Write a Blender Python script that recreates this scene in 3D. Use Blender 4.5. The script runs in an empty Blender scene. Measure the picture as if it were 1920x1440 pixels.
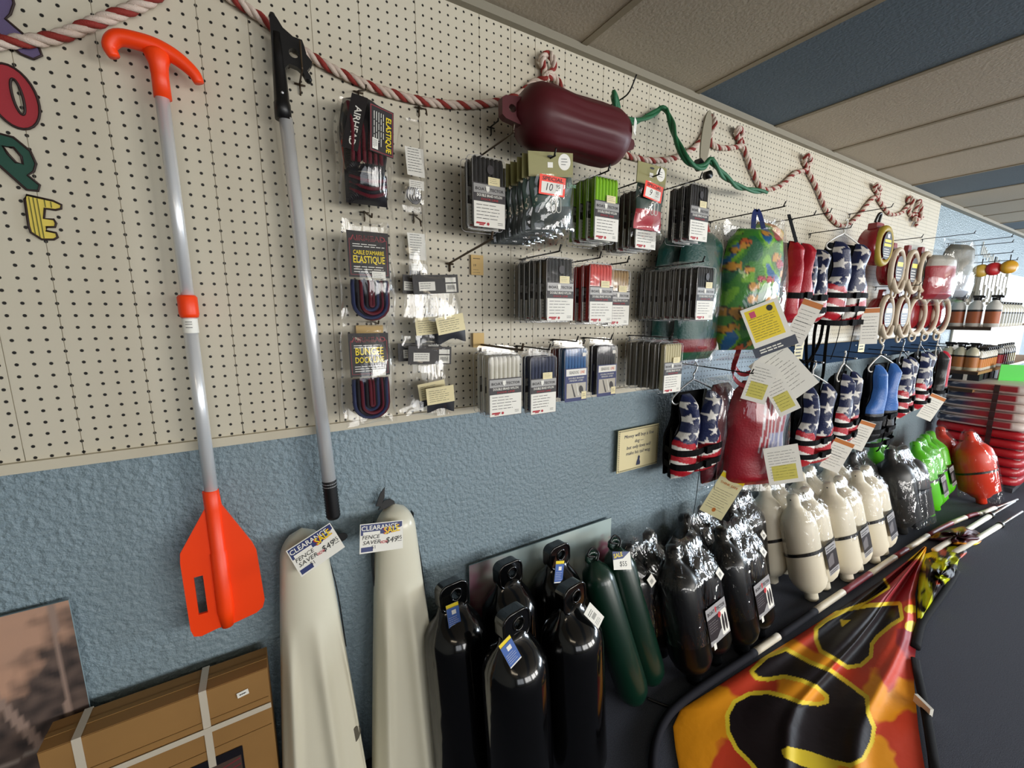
import bpy, math, random
from mathutils import Vector, Matrix, noise
from mathutils.geometry import tessellate_polygon
random.seed(7)
U = 0.0254                                   # the scene is measured in inches; U turns them into metres
sc = bpy.context.scene
COL = sc.collection
R90 = Matrix(((1, 0, 0, 0), (0, 0, -1, 0), (0, 1, 0, 0), (0, 0, 0, 1)))   # 2D frame (x right, y up, z out) -> facing -Y

def lin(h):
    h = h.lstrip('#'); c = [int(h[i:i+2], 16)/255 for i in (0, 2, 4)]
    return tuple(((x/12.92) if x <= .04045 else ((x+.055)/1.055)**2.4) for x in c)

def face(x, y, z, ang=0, yaw=0, tilt=0):
    """a card frame standing at x, y, z: its face looks to -Y, turned by yaw about Z, leaning by tilt, rolled by ang"""
    return Matrix.Translation((x, y, z)) @ Matrix.Rotation(yaw, 4, 'Z') @ Matrix.Rotation(tilt, 4, 'X') @ R90 @ Matrix.Rotation(ang, 4, 'Z')

# ---------------------------------------------------------------- materials
MATS = {}
def mat(name, col='#888888', rough=.5, metal=0., spec=.5, coat=0., bump=None, vcol=False, noise_amt=0., nscale=20., sheen=0., emit=0., trans=0.):
    if name in MATS: return MATS[name]
    m = bpy.data.materials.new(name); m.use_nodes = True; MATS[name] = m
    nt = m.node_tree; b = nt.nodes['Principled BSDF']
    c = lin(col) + (1,)
    b.inputs['Base Color'].default_value = c
    b.inputs['Roughness'].default_value = rough; b.inputs['Metallic'].default_value = metal
    b.inputs['Specular IOR Level'].default_value = spec
    b.inputs['Coat Weight'].default_value = coat
    if sheen: b.inputs['Sheen Weight'].default_value = sheen
    src = None
    if vcol:
        a = nt.nodes.new('ShaderNodeAttribute'); a.attribute_name = 'Col'; src = a.outputs['Color']
        nt.links.new(src, b.inputs['Base Color'])
    if noise_amt:
        tc = nt.nodes.new('ShaderNodeTexCoord'); n = nt.nodes.new('ShaderNodeTexNoise'); n.inputs['Scale'].default_value = nscale; n.inputs['Detail'].default_value = 4
        nt.links.new(tc.outputs['Object'], n.inputs['Vector'])
        mx = nt.nodes.new('ShaderNodeMix'); mx.data_type = 'RGBA'; mx.blend_type = 'MULTIPLY'; mx.inputs['Factor'].default_value = noise_amt
        if src: nt.links.new(src, mx.inputs['A'])
        else: mx.inputs['A'].default_value = c
        rp = nt.nodes.new('ShaderNodeMapRange'); rp.inputs['To Min'].default_value = .3; rp.inputs['To Max'].default_value = 1.5
        nt.links.new(n.outputs['Fac'], rp.inputs['Value']); nt.links.new(rp.outputs['Result'], mx.inputs['B'])
        nt.links.new(mx.outputs['Result'], b.inputs['Base Color'])
    if bump:
        kind, scale, dist = bump[:3]
        tc = nt.nodes.new('ShaderNodeTexCoord'); bp = nt.nodes.new('ShaderNodeBump'); bp.inputs['Distance'].default_value = dist
        bp.inputs['Strength'].default_value = bump[3] if len(bump) > 3 else .6
        mp = nt.nodes.new('ShaderNodeMapping'); nt.links.new(tc.outputs['Object'], mp.inputs['Vector'])
        if kind == 'noise':
            t = nt.nodes.new('ShaderNodeTexNoise'); t.inputs['Scale'].default_value = scale; t.inputs['Detail'].default_value = 5
            o = t.outputs['Fac']
        elif kind == 'wave':
            t = nt.nodes.new('ShaderNodeTexWave'); t.inputs['Scale'].default_value = scale; t.bands_direction = 'DIAGONAL'; o = t.outputs['Fac']
        else:
            t = nt.nodes.new('ShaderNodeTexVoronoi'); t.inputs['Scale'].default_value = scale; t.feature = 'SMOOTH_F1'; o = t.outputs['Distance']
        nt.links.new(mp.outputs['Vector'], t.inputs['Vector'])
        nt.links.new(o, bp.inputs['Height']); nt.links.new(bp.outputs['Normal'], b.inputs['Normal'])
    return m

def film(name, gloss=.35, tint='#ffffff', rough=.06, bscale=60., bdist=.004, strength=1., haze=0.):
    """thin clear plastic: transparent with a Fresnel-weighted glossy skin and crinkles"""
    if name in MATS: return MATS[name]
    m = bpy.data.materials.new(name); m.use_nodes = True; MATS[name] = m
    nt = m.node_tree; nt.nodes.clear(); N = nt.nodes.new; L = nt.links.new
    out = N('ShaderNodeOutputMaterial'); tr = N('ShaderNodeBsdfTransparent'); gl = N('ShaderNodeBsdfGlossy'); mx = N('ShaderNodeMixShader')
    tr.inputs['Color'].default_value = lin(tint) + (1,)
    gl.inputs['Roughness'].default_value = rough; gl.inputs['Color'].default_value = (1, 1, 1, 1)
    lw = N('ShaderNodeLayerWeight'); lw.inputs['Blend'].default_value = .25
    mr = N('ShaderNodeMapRange'); mr.inputs['To Min'].default_value = gloss*.25; mr.inputs['To Max'].default_value = min(1, gloss*1.5)
    L(lw.outputs['Fresnel'], mr.inputs['Value']); L(mr.outputs['Result'], mx.inputs['Fac'])
    tc = N('ShaderNodeTexCoord'); n = N('ShaderNodeTexNoise'); n.inputs['Scale'].default_value = bscale; n.inputs['Detail'].default_value = 3; n.inputs['Distortion'].default_value = .8
    mp = N('ShaderNodeMapping'); mp.inputs['Scale'].default_value = (1.6, 1.6, .55); L(tc.outputs['Object'], mp.inputs['Vector']); L(mp.outputs['Vector'], n.inputs['Vector'])
    b = N('ShaderNodeBump'); b.inputs['Distance'].default_value = bdist; b.inputs['Strength'].default_value = strength
    L(n.outputs['Fac'], b.inputs['Height']); L(b.outputs['Normal'], gl.inputs['Normal'])
    L(tr.outputs[0], mx.inputs[1]); L(gl.outputs[0], mx.inputs[2])
    last = mx.outputs[0]
    if haze:
        df = N('ShaderNodeBsdfDiffuse'); df.inputs['Color'].default_value = (.75, .77, .8, 1); m2 = N('ShaderNodeMixShader'); m2.inputs['Fac'].default_value = haze
        L(last, m2.inputs[1]); L(df.outputs[0], m2.inputs[2]); last = m2.outputs[0]
    L(last, out.inputs['Surface'])
    return m

# ---------------------------------------------------------------- mesh builder
_txt = {}
def text_geo(s, bold=False):
    k = (s, bold)
    if k not in _txt:
        cu = bpy.data.curves.new('t', 'FONT'); cu.body = s; cu.size = 1/.69; cu.align_x = 'CENTER'; cu.offset = .022 if bold else 0; cu.resolution_u = 2
        o = bpy.data.objects.new('t', cu); COL.objects.link(o)
        dg = bpy.context.evaluated_depsgraph_get(); me = o.evaluated_get(dg).to_mesh()
        _txt[k] = ([v.co.copy() for v in me.vertices], [tuple(p.vertices) for p in me.polygons])
        o.evaluated_get(dg).to_mesh_clear(); bpy.data.objects.remove(o); bpy.data.curves.remove(cu)
    return _txt[k]

class MB:
    def __init__(s): s.v = []; s.f = []; s.m = []; s.s = []; s.c = []; s.hc = False
    def add(s, vs, fs, m=0, sm=False, M=None, col=None):
        o = len(s.v)
        for i, v in enumerate(vs):
            v = Vector(v); s.v.append(M @ v if M is not None else v)
            s.c.append(col[i] if isinstance(col, list) else (col or (1, 1, 1)))
        if col is not None: s.hc = True
        for k, f in enumerate(fs):
            s.f.append(tuple(o+i for i in f)); s.m.append(m[k] if isinstance(m, list) else m); s.s.append(sm)
        return s
    def box(s, cx, cy, cz, w, d, h, m=0, M=None, col=None):
        x, y, z = w/2, d/2, h/2
        vs = [(cx+a*x, cy+b*y, cz+c*z) for a in (-1, 1) for b in (-1, 1) for c in (-1, 1)]
        return s.add(vs, [(0, 1, 3, 2), (4, 6, 7, 5), (0, 4, 5, 1), (2, 3, 7, 6), (0, 2, 6, 4), (1, 5, 7, 3)], m, False, M, col)
    def poly(s, p, M=None, m=0, z=0., t=0., holes=(), ch=0., mside=None, col=None):
        """flat shape p in the frame's xy plane from z to z+t (a single sheet when t is 0)"""
        rings = [list(p)] + [list(h) for h in holes]
        flat = [q for r in rings for q in r]; n = len(flat)
        tris = tessellate_polygon([[Vector((a, b, 0)) for a, b in r] for r in rings])
        def up(tr):
            a, b, c = (flat[i] for i in tr); return tr if (b[0]-a[0])*(c[1]-a[1])-(b[1]-a[1])*(c[0]-a[0]) > 0 else tr[::-1]
        tris = [up(tuple(t_)) for t_ in tris]
        if not t: return s.add([(a, b, z) for a, b in flat], tris, m, False, M, col)
        s.add([(a, b, z+t) for a, b in flat], tris, m, False, M, col)
        s.add([(a, b, z) for a, b in flat], [q[::-1] for q in tris], m, False, M, col)
        o = 0
        for k, r in enumerate(rings):
            ar = sum(r[i][0]*r[(i+1) % len(r)][1]-r[(i+1) % len(r)][0]*r[i][1] for i in range(len(r)))
            fs = []; L = len(r)
            for i in range(L):
                j = (i+1) % L; q = (i, j, L+j, L+i); fs.append(q if (ar > 0) == (k == 0) else q[::-1])
            s.add([(a, b, z) for a, b in r]+[(a, b, z+t) for a, b in r], fs, m if mside is None else mside, False, M, col)
        return s
    def rect(s, x, y, w, h, M, m=0, z=.02, col=None):
        return s.add([(x-w/2, y-h/2, z), (x+w/2, y-h/2, z), (x+w/2, y+h/2, z), (x-w/2, y+h/2, z)], [(0, 1, 2, 3)], m, False, M, col)
    def quad(s, p, M=None, m=0, z=.02, col=None):
        return s.add([(a, b, z) for a, b in p], [tuple(range(len(p)))], m, False, M, col)
    def card(s, w, h, M, m=0, t=.04): return s.box(0, 0, -t/2, w, h, t, m, M)
    def text(s, str_, x, y, h, M, m=0, sx=1., z=.03, bold=False, ang=0., wmax=None, shear=0.):
        vs, fs = text_geo(str_, bold)
        if not vs: return s
        w = (max(v.x for v in vs)-min(v.x for v in vs))*h
        if wmax: sx = wmax/w
        T = M @ Matrix.Translation((x, y, z)) @ Matrix.Rotation(ang, 4, 'Z')
        return s.add([((v.x+shear*v.y)*h*sx, v.y*h, 0) for v in vs], fs, m, False, T)
    def lines(s, x, y, w, n, dy, M, m=0, th=.035, z=.03):
        """rows of print too small to read"""
        for k in range(n):
            a = x; e = x+w*random.uniform(.7, 1)
            while a < e:
                l = random.uniform(.12, .3)*w; l = min(l, e-a)
                if l > .02: s.rect(a+l/2, y-k*dy, l, th, M, m, z)
                a += l+.035*w
        return s
    def tube(s, pts, r, n=8, m=0, closed=False, M=None, radii=None, flat=None, col=None):
        pts = [Vector(p) for p in pts]; L = len(pts); vs = []; ref = None
        for i in range(L):
            if closed: t = pts[(i+1) % L]-pts[i-1]
            else: t = pts[min(i+1, L-1)]-pts[max(i-1, 0)]
            if t.length < 1e-9: t = Vector((0, 0, 1))
            t.normalize()
            if ref is None: ref = Vector((0, 0, 1)) if abs(t.z) < .9 else Vector((1, 0, 0))
            a = ref-t*ref.dot(t); a = a.normalized() if a.length > 1e-6 else t.orthogonal().normalized(); ref = a; b = t.cross(a)
            rr = radii[i] if radii else r
            for k in range(n):
                q = 2*math.pi*k/n; vs.append(pts[i]+a*math.cos(q)*rr*(flat or 1)+b*math.sin(q)*rr)
        fs = []
        for i in range(L if closed else L-1):
            j = (i+1) % L
            for k in range(n): fs.append((i*n+k, i*n+(k+1) % n, j*n+(k+1) % n, j*n+k))
        if not closed: fs += [tuple(range(n))[::-1], tuple((L-1)*n+k for k in range(n))]
        return s.add(vs, fs, m, True, M, col)
    def ribbon(s, pts, w, t, m=0, M=None, side=(0, 1, 0), col=None):
        """a flat strap: w wide along side, t thick"""
        pts = [Vector(p) for p in pts]; L = len(pts); vs = []
        for i in range(L):
            d = (pts[min(i+1, L-1)]-pts[max(i-1, 0)]).normalized(); a = Vector(side[i] if isinstance(side, list) else side)
            a = (a-d*a.dot(d)); a = a.normalized() if a.length > 1e-6 else d.orthogonal().normalized(); b = d.cross(a)
            for p, q in ((-1, -1), (1, -1), (1, 1), (-1, 1)): vs.append(pts[i]+a*p*w/2+b*q*t/2)
        fs = []
        for i in range(L-1):
            for k in range(4): fs.append((i*4+k, i*4+(k+1) % 4, i*4+4+(k+1) % 4, i*4+4+k))
        fs += [(3, 2, 1, 0), tuple((L-1)*4+k for k in range(4))]
        return s.add(vs, fs, m, False, M, col)
    def grid(s, fn, nu, nv, m=0, wrap=False, M=None, colfn=None, flip=False, mfn=None):
        vs = []; cs = []
        for j in range(nv+1):
            for i in range(nu if wrap else nu+1):
                p = fn(i/nu, j/nv); vs.append(p); cs.append(colfn(i/nu, j/nv) if colfn else None)
        W = nu if wrap else nu+1; fs = []; ms = []
        for j in range(nv):
            for i in range(nu):
                a = j*W+i; b = j*W+(i+1) % W; q = (a, b, b+W, a+W); fs.append(q[::-1] if flip else q); ms.append(mfn((i+.5)/nu, (j+.5)/nv) if mfn else m)
        return s.add(vs, fs, ms, True, M, cs if colfn else None)
    def lathe(s, prof, n, m=0, M=None, mod=None, caps=True):
        """prof: [(z, rx, ry?)] revolved about Z; mod(theta, z) scales the radius"""
        vs = []
        for p in prof:
            z, rx = p[0], p[1]; ry = p[2] if len(p) > 2 else rx
            for k in range(n):
                q = 2*math.pi*k/n; g = mod(q, z) if mod else 1; vs.append((rx*g*math.cos(q), ry*g*math.sin(q), z))
        fs = [(j*n+i, j*n+(i+1) % n, (j+1)*n+(i+1) % n, (j+1)*n+i) for j in range(len(prof)-1) for i in range(n)]
        if prof[0][0] > prof[-1][0]: fs = [f[::-1] for f in fs]
        if caps: fs += [tuple(range(n))[::-1], tuple((len(prof)-1)*n+k for k in range(n))]
        return s.add(vs, fs, m, True, M)
    def build(s, name, mats, parent=None, loc=(0, 0, 0)):
        me = bpy.data.meshes.new(name); me.from_pydata([v*U for v in s.v], [], s.f)
        for m in (mats if isinstance(mats, (list, tuple)) else [mats]): me.materials.append(m)
        me.polygons.foreach_set('material_index', s.m); me.polygons.foreach_set('use_smooth', s.s)
        if s.hc:
            a = me.color_attributes.new('Col', 'FLOAT_COLOR', 'POINT'); a.data.foreach_set('color', [x for c in s.c for x in (*c[:3], 1)])
        me.update(); o = bpy.data.objects.new(name, me); COL.objects.link(o); o.location = Vector(loc)*U
        if parent: o.parent = parent
        return o

def tag(o, label, cat, group=None):
    o['label'] = label; o['category'] = cat
    if group: o['group'] = group
    return o
def thing(name, label, cat, loc=(0, 0, 0), rotz=0., group=None, rot=None):
    o = bpy.data.objects.new(name, None); COL.objects.link(o); o.empty_display_size = .02
    o.location = Vector(loc)*U; o.rotation_euler = rot or (0, 0, rotz)
    return tag(o, label, cat, group)
def struct(o):
    o['kind'] = 'structure'; return o
def kids(o): return list(o.children)
def dup(root, label, loc, rotz=None, rot=None, group=None, scale=None, skip=()):
    r = root.copy(); COL.objects.link(r); r.location = Vector(loc)*U; r['label'] = label
    if rotz is not None: r.rotation_euler = (0, 0, rotz)
    if rot: r.rotation_euler = rot
    if scale: r.scale = (scale,)*3
    if group: r['group'] = group
    for ch in kids(root):
        if ch.name.split('.')[0] in skip: continue
        c = ch.copy(); COL.objects.link(c); c.parent = r
        for g in kids(ch):
            d = g.copy(); COL.objects.link(d); d.parent = c
    return r
def rrect(w, h, r, n=4, cx=0, cy=0):
    p = []
    for sx, sy, a0 in ((1, 1, 0), (-1, 1, 90), (-1, -1, 180), (1, -1, 270)):
        for k in range(n+1):
            a = math.radians(a0+90*k/n); p.append((cx+sx*(w/2-r)+r*math.cos(a), cy+sy*(h/2-r)+r*math.sin(a)))
    return p
def lerp(a, b, t): return a+(b-a)*t
def interp(tab, z):
    """tab: rows (z, values...) ascending; linear lookup"""
    if z <= tab[0][0]: return tab[0][1:]
    for a, b in zip(tab, tab[1:]):
        if z <= b[0]:
            t = (z-a[0])/(b[0]-a[0]); t = t*t*(3-2*t)*.5+t*.5
            return tuple(lerp(p, q, t) for p, q in zip(a[1:], b[1:]))
    return tab[-1][1:]
def smooth(pts, k=6, closed=False):
    """Catmull-Rom through pts"""
    P = [Vector(p) for p in pts]; n = len(P); out = []
    for i in range(n if closed else n-1):
        g = (lambda j: P[j % n]) if closed else (lambda j: P[max(0, min(n-1, j))])
        a, b, c, d = g(i-1), g(i), g(i+1), g(i+2)
        for s_ in range(k):
            t = s_/k; out.append(.5*((2*b)+(c-a)*t+(2*a-5*b+4*c-d)*t*t+(3*b-a-3*c+d)*t**3))
    if not closed: out.append(P[-1])
    return out
def inside(p, poly):
    x, y = p; r = False; j = len(poly)-1
    for i in range(len(poly)):
        xi, yi = poly[i]; xj, yj = poly[j]
        if (yi > y) != (yj > y) and x < (xj-xi)*(y-yi)/(yj-yi)+xi: r = not r
        j = i
    return r
def star(x, y, cx, cy, r, rot=0.):
    dx, dy = x-cx, y-cy; d = math.hypot(dx, dy)
    if d > r: return False
    a = (math.atan2(dy, dx)-math.pi/2-rot) % (2*math.pi/5); a = min(a, 2*math.pi/5-a)
    # edge from tip (r,0) to notch (r*.382, 36deg)
    x1, y1, x2, y2 = r, 0, r*.382*math.cos(.6283), r*.382*math.sin(.6283); px, py = d*math.cos(a), d*math.sin(a)
    return (x2-x1)*(py-y1)-(y2-y1)*(px-x1) > 0

# ================================================================ materials in use
black = mat('black_plastic', '#0b0b0d', .38)
blackwire = mat('wire', '#14110f', .4, .3)
brownwire = mat('wire_brown', '#4a3c2c', .45, .5)
alu = mat('aluminium', '#e6e8ea', .28, .45)
orange = mat('orange_plastic', '#ff4408', .42)
white = mat('white_card', '#f1efe6', .6)
cream = mat('cream_card', '#efe3b4', .6)
ink = mat('ink', '#15151a', .6)
redink = mat('red_ink', '#b01428', .55)
grey = mat('silver_band', '#a9a8a5', .4)
yellow = mat('yellow_ink', '#f4d80c', .5)
navy = mat('navy_card', '#1f2d66', .5)
thinwrap = film('thin_wrap', .07, rough=.15, bscale=14, bdist=.004, strength=.5)
clear = film('clear_blister', .17, rough=.1, bscale=14, bdist=.002, strength=.4)
bagm = film('clear_bag', .17, rough=.09, bscale=9, bdist=.012, strength=.55)
bagdark = film('clear_bag_over_fenders', .11, rough=.05, bscale=12, bdist=.02, strength=.8)

# ================================================================ the room
X0, X1, YF, H = -90., 470., -230., 96.3
def box_obj(name, x0, x1, y0, y1, z0, z1, m):
    return MB().box((x0+x1)/2, (y0+y1)/2, (z0+z1)/2, x1-x0, y1-y0, z1-z0).build(name, m)

carpet = mat('carpet', '#565a66', .95, spec=.15, bump=('noise', 420, .004, .9), noise_amt=.85, nscale=260)
bluewall = mat('blue_wall', '#8598a2', .38, spec=.5, bump=('noise', 68, .010, 1.))
nt = bluewall.node_tree
plainblue = mat('plain_blue', '#6f8ea6', .6)
struct(box_obj('floor', X0, X1, YF, 6, -3, 0, carpet))
struct(box_obj('wall_back', X0, X1, .6, 6, 0, H, bluewall))
offw = mat('far_wall_paint', '#8f8e86', .7)
struct(box_obj('wall_left', X0-5, X0, YF, 6, 0, H, offw))

# the shop front (behind the camera) and the end wall, with window openings that let daylight in
def wall_with_windows(name, along, x0, x1, pos, wins, z0, z1, m, wm, n0):
    b = MB(); T = 5
    def seg(a, c, zz0, zz1, bb=b):
        if c-a < .1 or zz1-zz0 < .1: return
        if along == 'x': bb.box((a+c)/2, pos-T/2, (zz0+zz1)/2, c-a, T, zz1-zz0)
        else: bb.box(pos+T/2, (a+c)/2, (zz0+zz1)/2, T, c-a, zz1-zz0)
    cur = x0
    for a, c in wins:
        seg(cur, a, 0, H); seg(a, c, 0, z0); seg(a, c, z1, H); cur = c
    seg(cur, x1, 0, H)
    struct(b.build(name, m))
    for k, (a, c) in enumerate(wins):
        f = MB(); w = 1.6
        for q in (a+w/2, (a+c)/2, c-w/2): seg(q-w/2, q+w/2, z0, z1, f)
        for q in (z0+w/2, z1-w/2): seg(a, c, q-w/2, q+w/2, f)
        struct(f.build('window_%d' % (n0+k), wm))
wframe = mat('window_frame', '#6d6a63', .5)
wall_with_windows('wall_front', 'x', X0, X1, YF, [(-62, 12), (30, 105), (118, 193), (206, 281)], 26, 86, offw, wframe, 1)  # leftmost front opening is added to brighten the camera-side faces
wall_with_windows('wall_right', 'y', YF, 6, X1, [(-215, -150), (-140, -75)], 20, 84, offw, wframe, 5)

# ceiling: two-foot tiles running away from the wall, some painted blue
tile = mat('ceiling_tile', '#b3a896', .9, bump=('noise', 90, .003, .5), noise_amt=.25, nscale=130)
tileb = mat('ceiling_tile_blue', '#586773', .9, bump=('noise', 90, .003, .5), noise_amt=.3, nscale=130)
tbar = mat('ceiling_bar', '#8a7f69', .6)
b = MB(); k = -6; S0 = 40.9; P = 24.4
while S0+k*P < X1:
    a = S0+k*P; c = a+P
    b.box((a+c)/2, (YF+6)/2, H+1.5, c-a-.25, 6-YF, 3, 1 if (k-1) % 4 == 0 else 0)
    k += 1
struct(b.build('ceiling', [tile, tileb]))
b = MB()
for k in range(-5, 17):
    b.box(S0+k*P, (YF+6)/2, H+.1, 1.0, 6-YF, .5)
struct(b.build('trim_1', tbar))
struct(box_obj('trim_2', X0, X1, -.9, .59, H-1.0, H, mat('wall_top_trim', '#8a8474', .6)))

# pegboard: planks with narrow grooves and a one-inch grid of holes
def pegmat(name, base):
    m = bpy.data.materials.new(name); m.use_nodes = True; nt = m.node_tree; b = nt.nodes['Principled BSDF']; N = nt.nodes.new; L = nt.links.new
    tc = N('ShaderNodeTexCoord'); mp = N('ShaderNodeMapping'); mp.inputs['Scale'].default_value = (1/U,)*3; mp.inputs['Location'].default_value = (100.1, 0, .62)
    L(tc.outputs['Object'], mp.inputs['Vector'])
    fr = N('ShaderNodeVectorMath'); fr.operation = 'FRACTION'; L(mp.outputs['Vector'], fr.inputs[0])
    sb = N('ShaderNodeVectorMath'); sb.operation = 'SUBTRACT'; sb.inputs[1].default_value = (.5, .5, .5); L(fr.outputs[0], sb.inputs[0])
    ml = N('ShaderNodeVectorMath'); ml.operation = 'MULTIPLY'; ml.inputs[1].default_value = (1, 0, 1); L(sb.outputs[0], ml.inputs[0])
    ln = N('ShaderNodeVectorMath'); ln.operation = 'LENGTH'; L(ml.outputs[0], ln.inputs[0])
    mr = N('ShaderNodeMapRange'); mr.inputs['From Min'].default_value = .105; mr.inputs['From Max'].default_value = .14; L(ln.outputs['Value'], mr.inputs['Value'])
    mx = N('ShaderNodeMix'); mx.data_type = 'RGBA'; mx.inputs['A'].default_value = lin('#120f0c')+(1,)
    nz = N('ShaderNodeTexNoise'); nz.inputs['Scale'].default_value = 2.; L(tc.outputs['Object'], nz.inputs['Vector'])
    m2 = N('ShaderNodeMix'); m2.data_type = 'RGBA'; m2.inputs['A'].default_value = lin(base)+(1,)
    c2 = [x*.93 for x in lin(base)]; m2.inputs['B'].default_value = (c2[0], c2[1]*.99, c2[2]*.94, 1); L(nz.outputs['Fac'], m2.inputs['Factor'])
    L(m2.outputs['Result'], mx.inputs['B']); L(mr.outputs['Result'], mx.inputs['Factor']); L(mx.outputs['Result'], b.inputs['Base Color'])
    bp = N('ShaderNodeBump'); bp.inputs['Distance'].default_value = .003; bp.inputs['Strength'].default_value = .8; L(mr.outputs['Result'], bp.inputs['Height']); L(bp.outputs['Normal'], b.inputs['Normal'])
    b.inputs['Roughness'].default_value = .5
    return m
peg = pegmat('pegboard_paint', '#d3ccba'); pegb = pegmat('pegboard_blue_paint', '#93a9bd')
grooves = [-18.2, -14.6+.0, -9.6, -2.6, 1.3, 6.8, 11.4, 17.5, 25.4, 29.8, 33.5, 38.4, 45.4, 49.5, 55., 59.6, 65.5, 73.7, 82.1, 87.2, 94.1, 98.3, 103.7, 108., 114.]
grooves = [-79, -72, -66.5, -61, -54, -47.5, -43, -36, -30, -24]+grooves
q = 114.
while q < 184: q += random.choice((4.5, 5.5, 7, 8.)); grooves.append(q)
grooves = [X0]+grooves+[192.]
b = MB()
for a, c in zip(grooves, grooves[1:]):
    if c-a < .5: continue
    g = .03
    z0 = 47.7 if a < 61 else 52.9
    b.poly([(a+g, z0), (c-g, z0), (c-g, H-.9), (a+g, H-.9)], R90, 0, -.4, .4)
    if 61 > a-.1 or a > 95: continue
    b.poly([(a+g, 47.4), (c-g, 47.4), (c-g, 52.9), (a+g, 52.9)], R90, 1, -.4, .4)
b.box((X0+192)/2, .16, 72, 192-X0, .1, 46.5, 2)  # pale backing board seen through the groove gaps
pb = tag(b.build('pegboard', [peg, pegb, mat('groove_backing', '#cfc6b2', .8)]), 'off-white grooved pegboard covering the upper wall', 'pegboard')
b = MB(); b.box((X0+61)/2, 0, 47.25, 61-X0, 1.0, .9)
struct(b.build('trim_3', mat('peg_trim', '#cdc5b0', .5)))
r = thing('mounting_rail', 'dark blue board along the wall holding the hooks for life vests', 'board', (94, 0, 47.6))
MB().box(57.5, -.82, 2.5, 115, .8, 5).build('board', mat('rail_blue', '#1f3550', .95, spec=.08), r)
for x in (12, 45, 78, 110): MB().lathe([(0, .25), (.12, .2)], 10, 0, R90).build('screw', alu, r, (x, -1.22, 4.))

# ================================================================ camera
f_px, yaw, pit = 774.7, math.radians(30.958), math.radians(-9.593)
cam = bpy.data.cameras.new('camera'); cam.sensor_width = 36; cam.lens = f_px/1920*36; cam.clip_start = .02; cam.clip_end = 60
co = bpy.data.objects.new('camera', cam); COL.objects.link(co)
co.location = (0, -50*U, 60*U); co.rotation_euler = (math.pi/2+pit, 0, -yaw)
sc.camera = co

# ================================================================ light
w = bpy.data.worlds.new('World'); sc.world = w; w.use_nodes = True
bg = w.node_tree.nodes['Background']; bg.inputs['Color'].default_value = (.75, .85, 1, 1); bg.inputs['Strength'].default_value = 2.0
def area(name, loc, aim, sx, sy, power, col):
    l = bpy.data.lights.new(name, 'AREA'); l.shape = 'RECTANGLE'; l.size = sx*U; l.size_y = sy*U; l.energy = power; l.color = col
    o = bpy.data.objects.new(name, l); COL.objects.link(o); o.location = Vector(loc)*U
    o.rotation_euler = (Vector(aim)-Vector(loc)).to_track_quat('-Z', 'Y').to_euler()
    return o
for k, x in enumerate((67.5, 155.5, 243.5, -25)):
    area('daylight_front_%d' % k, (x, YF-6, 58), (x, 0, 45), 73, 58, (80, 145, 200, 16)[k], (1., .965, .905))  # the weak last one is added fill at the leftmost opening
for k, y in enumerate((-182, -107)):
    area('daylight_end_%d' % k, (X1+6, y, 54), (0, y+60, 40), 63, 62, 330, (.78, .89, 1.))
area('warm_fill', (-30, -120, H-.5), (-20, -110, 0), 48, 24, 16, (1., .84, .62))  # added warm fill under the ceiling, no fixture modelled
vs = sc.view_settings; vs.view_transform = 'Standard'; vs.look = 'None'; vs.exposure = -0.12; vs.gamma = 1; vs.use_curve_mapping = False
sc.cycles.transparent_max_bounces = 24; sc.cycles.max_bounces = 7; sc.cycles.diffuse_bounces = 4; sc.cycles.glossy_bounces = 3
sc.cycles.sample_clamp_indirect = 6; sc.cycles.caustics_reflective = False; sc.cycles.caustics_refractive = False

# ================================================================ paper letters, oar, boat hook
outl = mat('dark_outline', '#2a1714', .6)
def letter(name, label, loc, outer, holes, m, ang=0., stripes=None):
    """a cut-out letter: coloured card with a dark drawn edge"""
    t = thing(name, label, 'letter', loc, group=None)
    b = MB(); b.poly(outer, R90, 0, 0, .08, holes)
    for r in [outer]+list(holes): b.tube([(x, -.09, z) for x, z in smooth([(q[0], q[1]) + (0,) for q in r], 1, True) and r], .085, 6, 1, True)
    if stripes:
        for x, z0, z1 in stripes: b.box(x, -.1, (z0+z1)/2, .06, .04, z1-z0, 2)
    b.build('card', [m, outl, mat('olive_stripe', '#6d6a2c', .6)], t)
    return t
def ell(cx, cz, rx, rz, n=28, tilt=0., sq=1.):
    o = []
    for k in range(n):
        a = 2*math.pi*k/n; x, z = rx*math.copysign(abs(math.cos(a))**sq, math.cos(a)), rz*math.copysign(abs(math.sin(a))**sq, math.sin(a))
        o.append((cx+x*math.cos(tilt)-z*math.sin(tilt), cz+x*math.sin(tilt)+z*math.cos(tilt)))
    return o
letter('letter_cutout', 'red paper letter O pinned to the pegboard above the green P', (-14.9, -.12, 76.5), ell(0, 0, 1.35, 2.25, tilt=.12), [ell(.25, .05, .28, 1.25, tilt=.08)], mat('red_card', '#a32a34', .6, noise_amt=.3, nscale=500))
letter('letter_cutout', 'dark green paper letter P pinned to the pegboard under the red O', (-15.6, -.12, 71.8),
       [(-1.2, 1.2), (-.6, 1.9), (.3, 1.75), (1.1, .9), (1.3, 0.), (1.1, -.6), (.72, -.95), (1.3, -1.6), (1.15, -2.05), (.5, -2.05), (-.4, -.9), (-1.4, .4), (-1.6, .9)], [[(-.35, 1.0), (.2, 1.0), (.55, .4), (.55, -.15), (.2, -.1), (-.15, .45)]], mat('green_card', '#1c4a3c', .6, noise_amt=.3, nscale=500))
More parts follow.
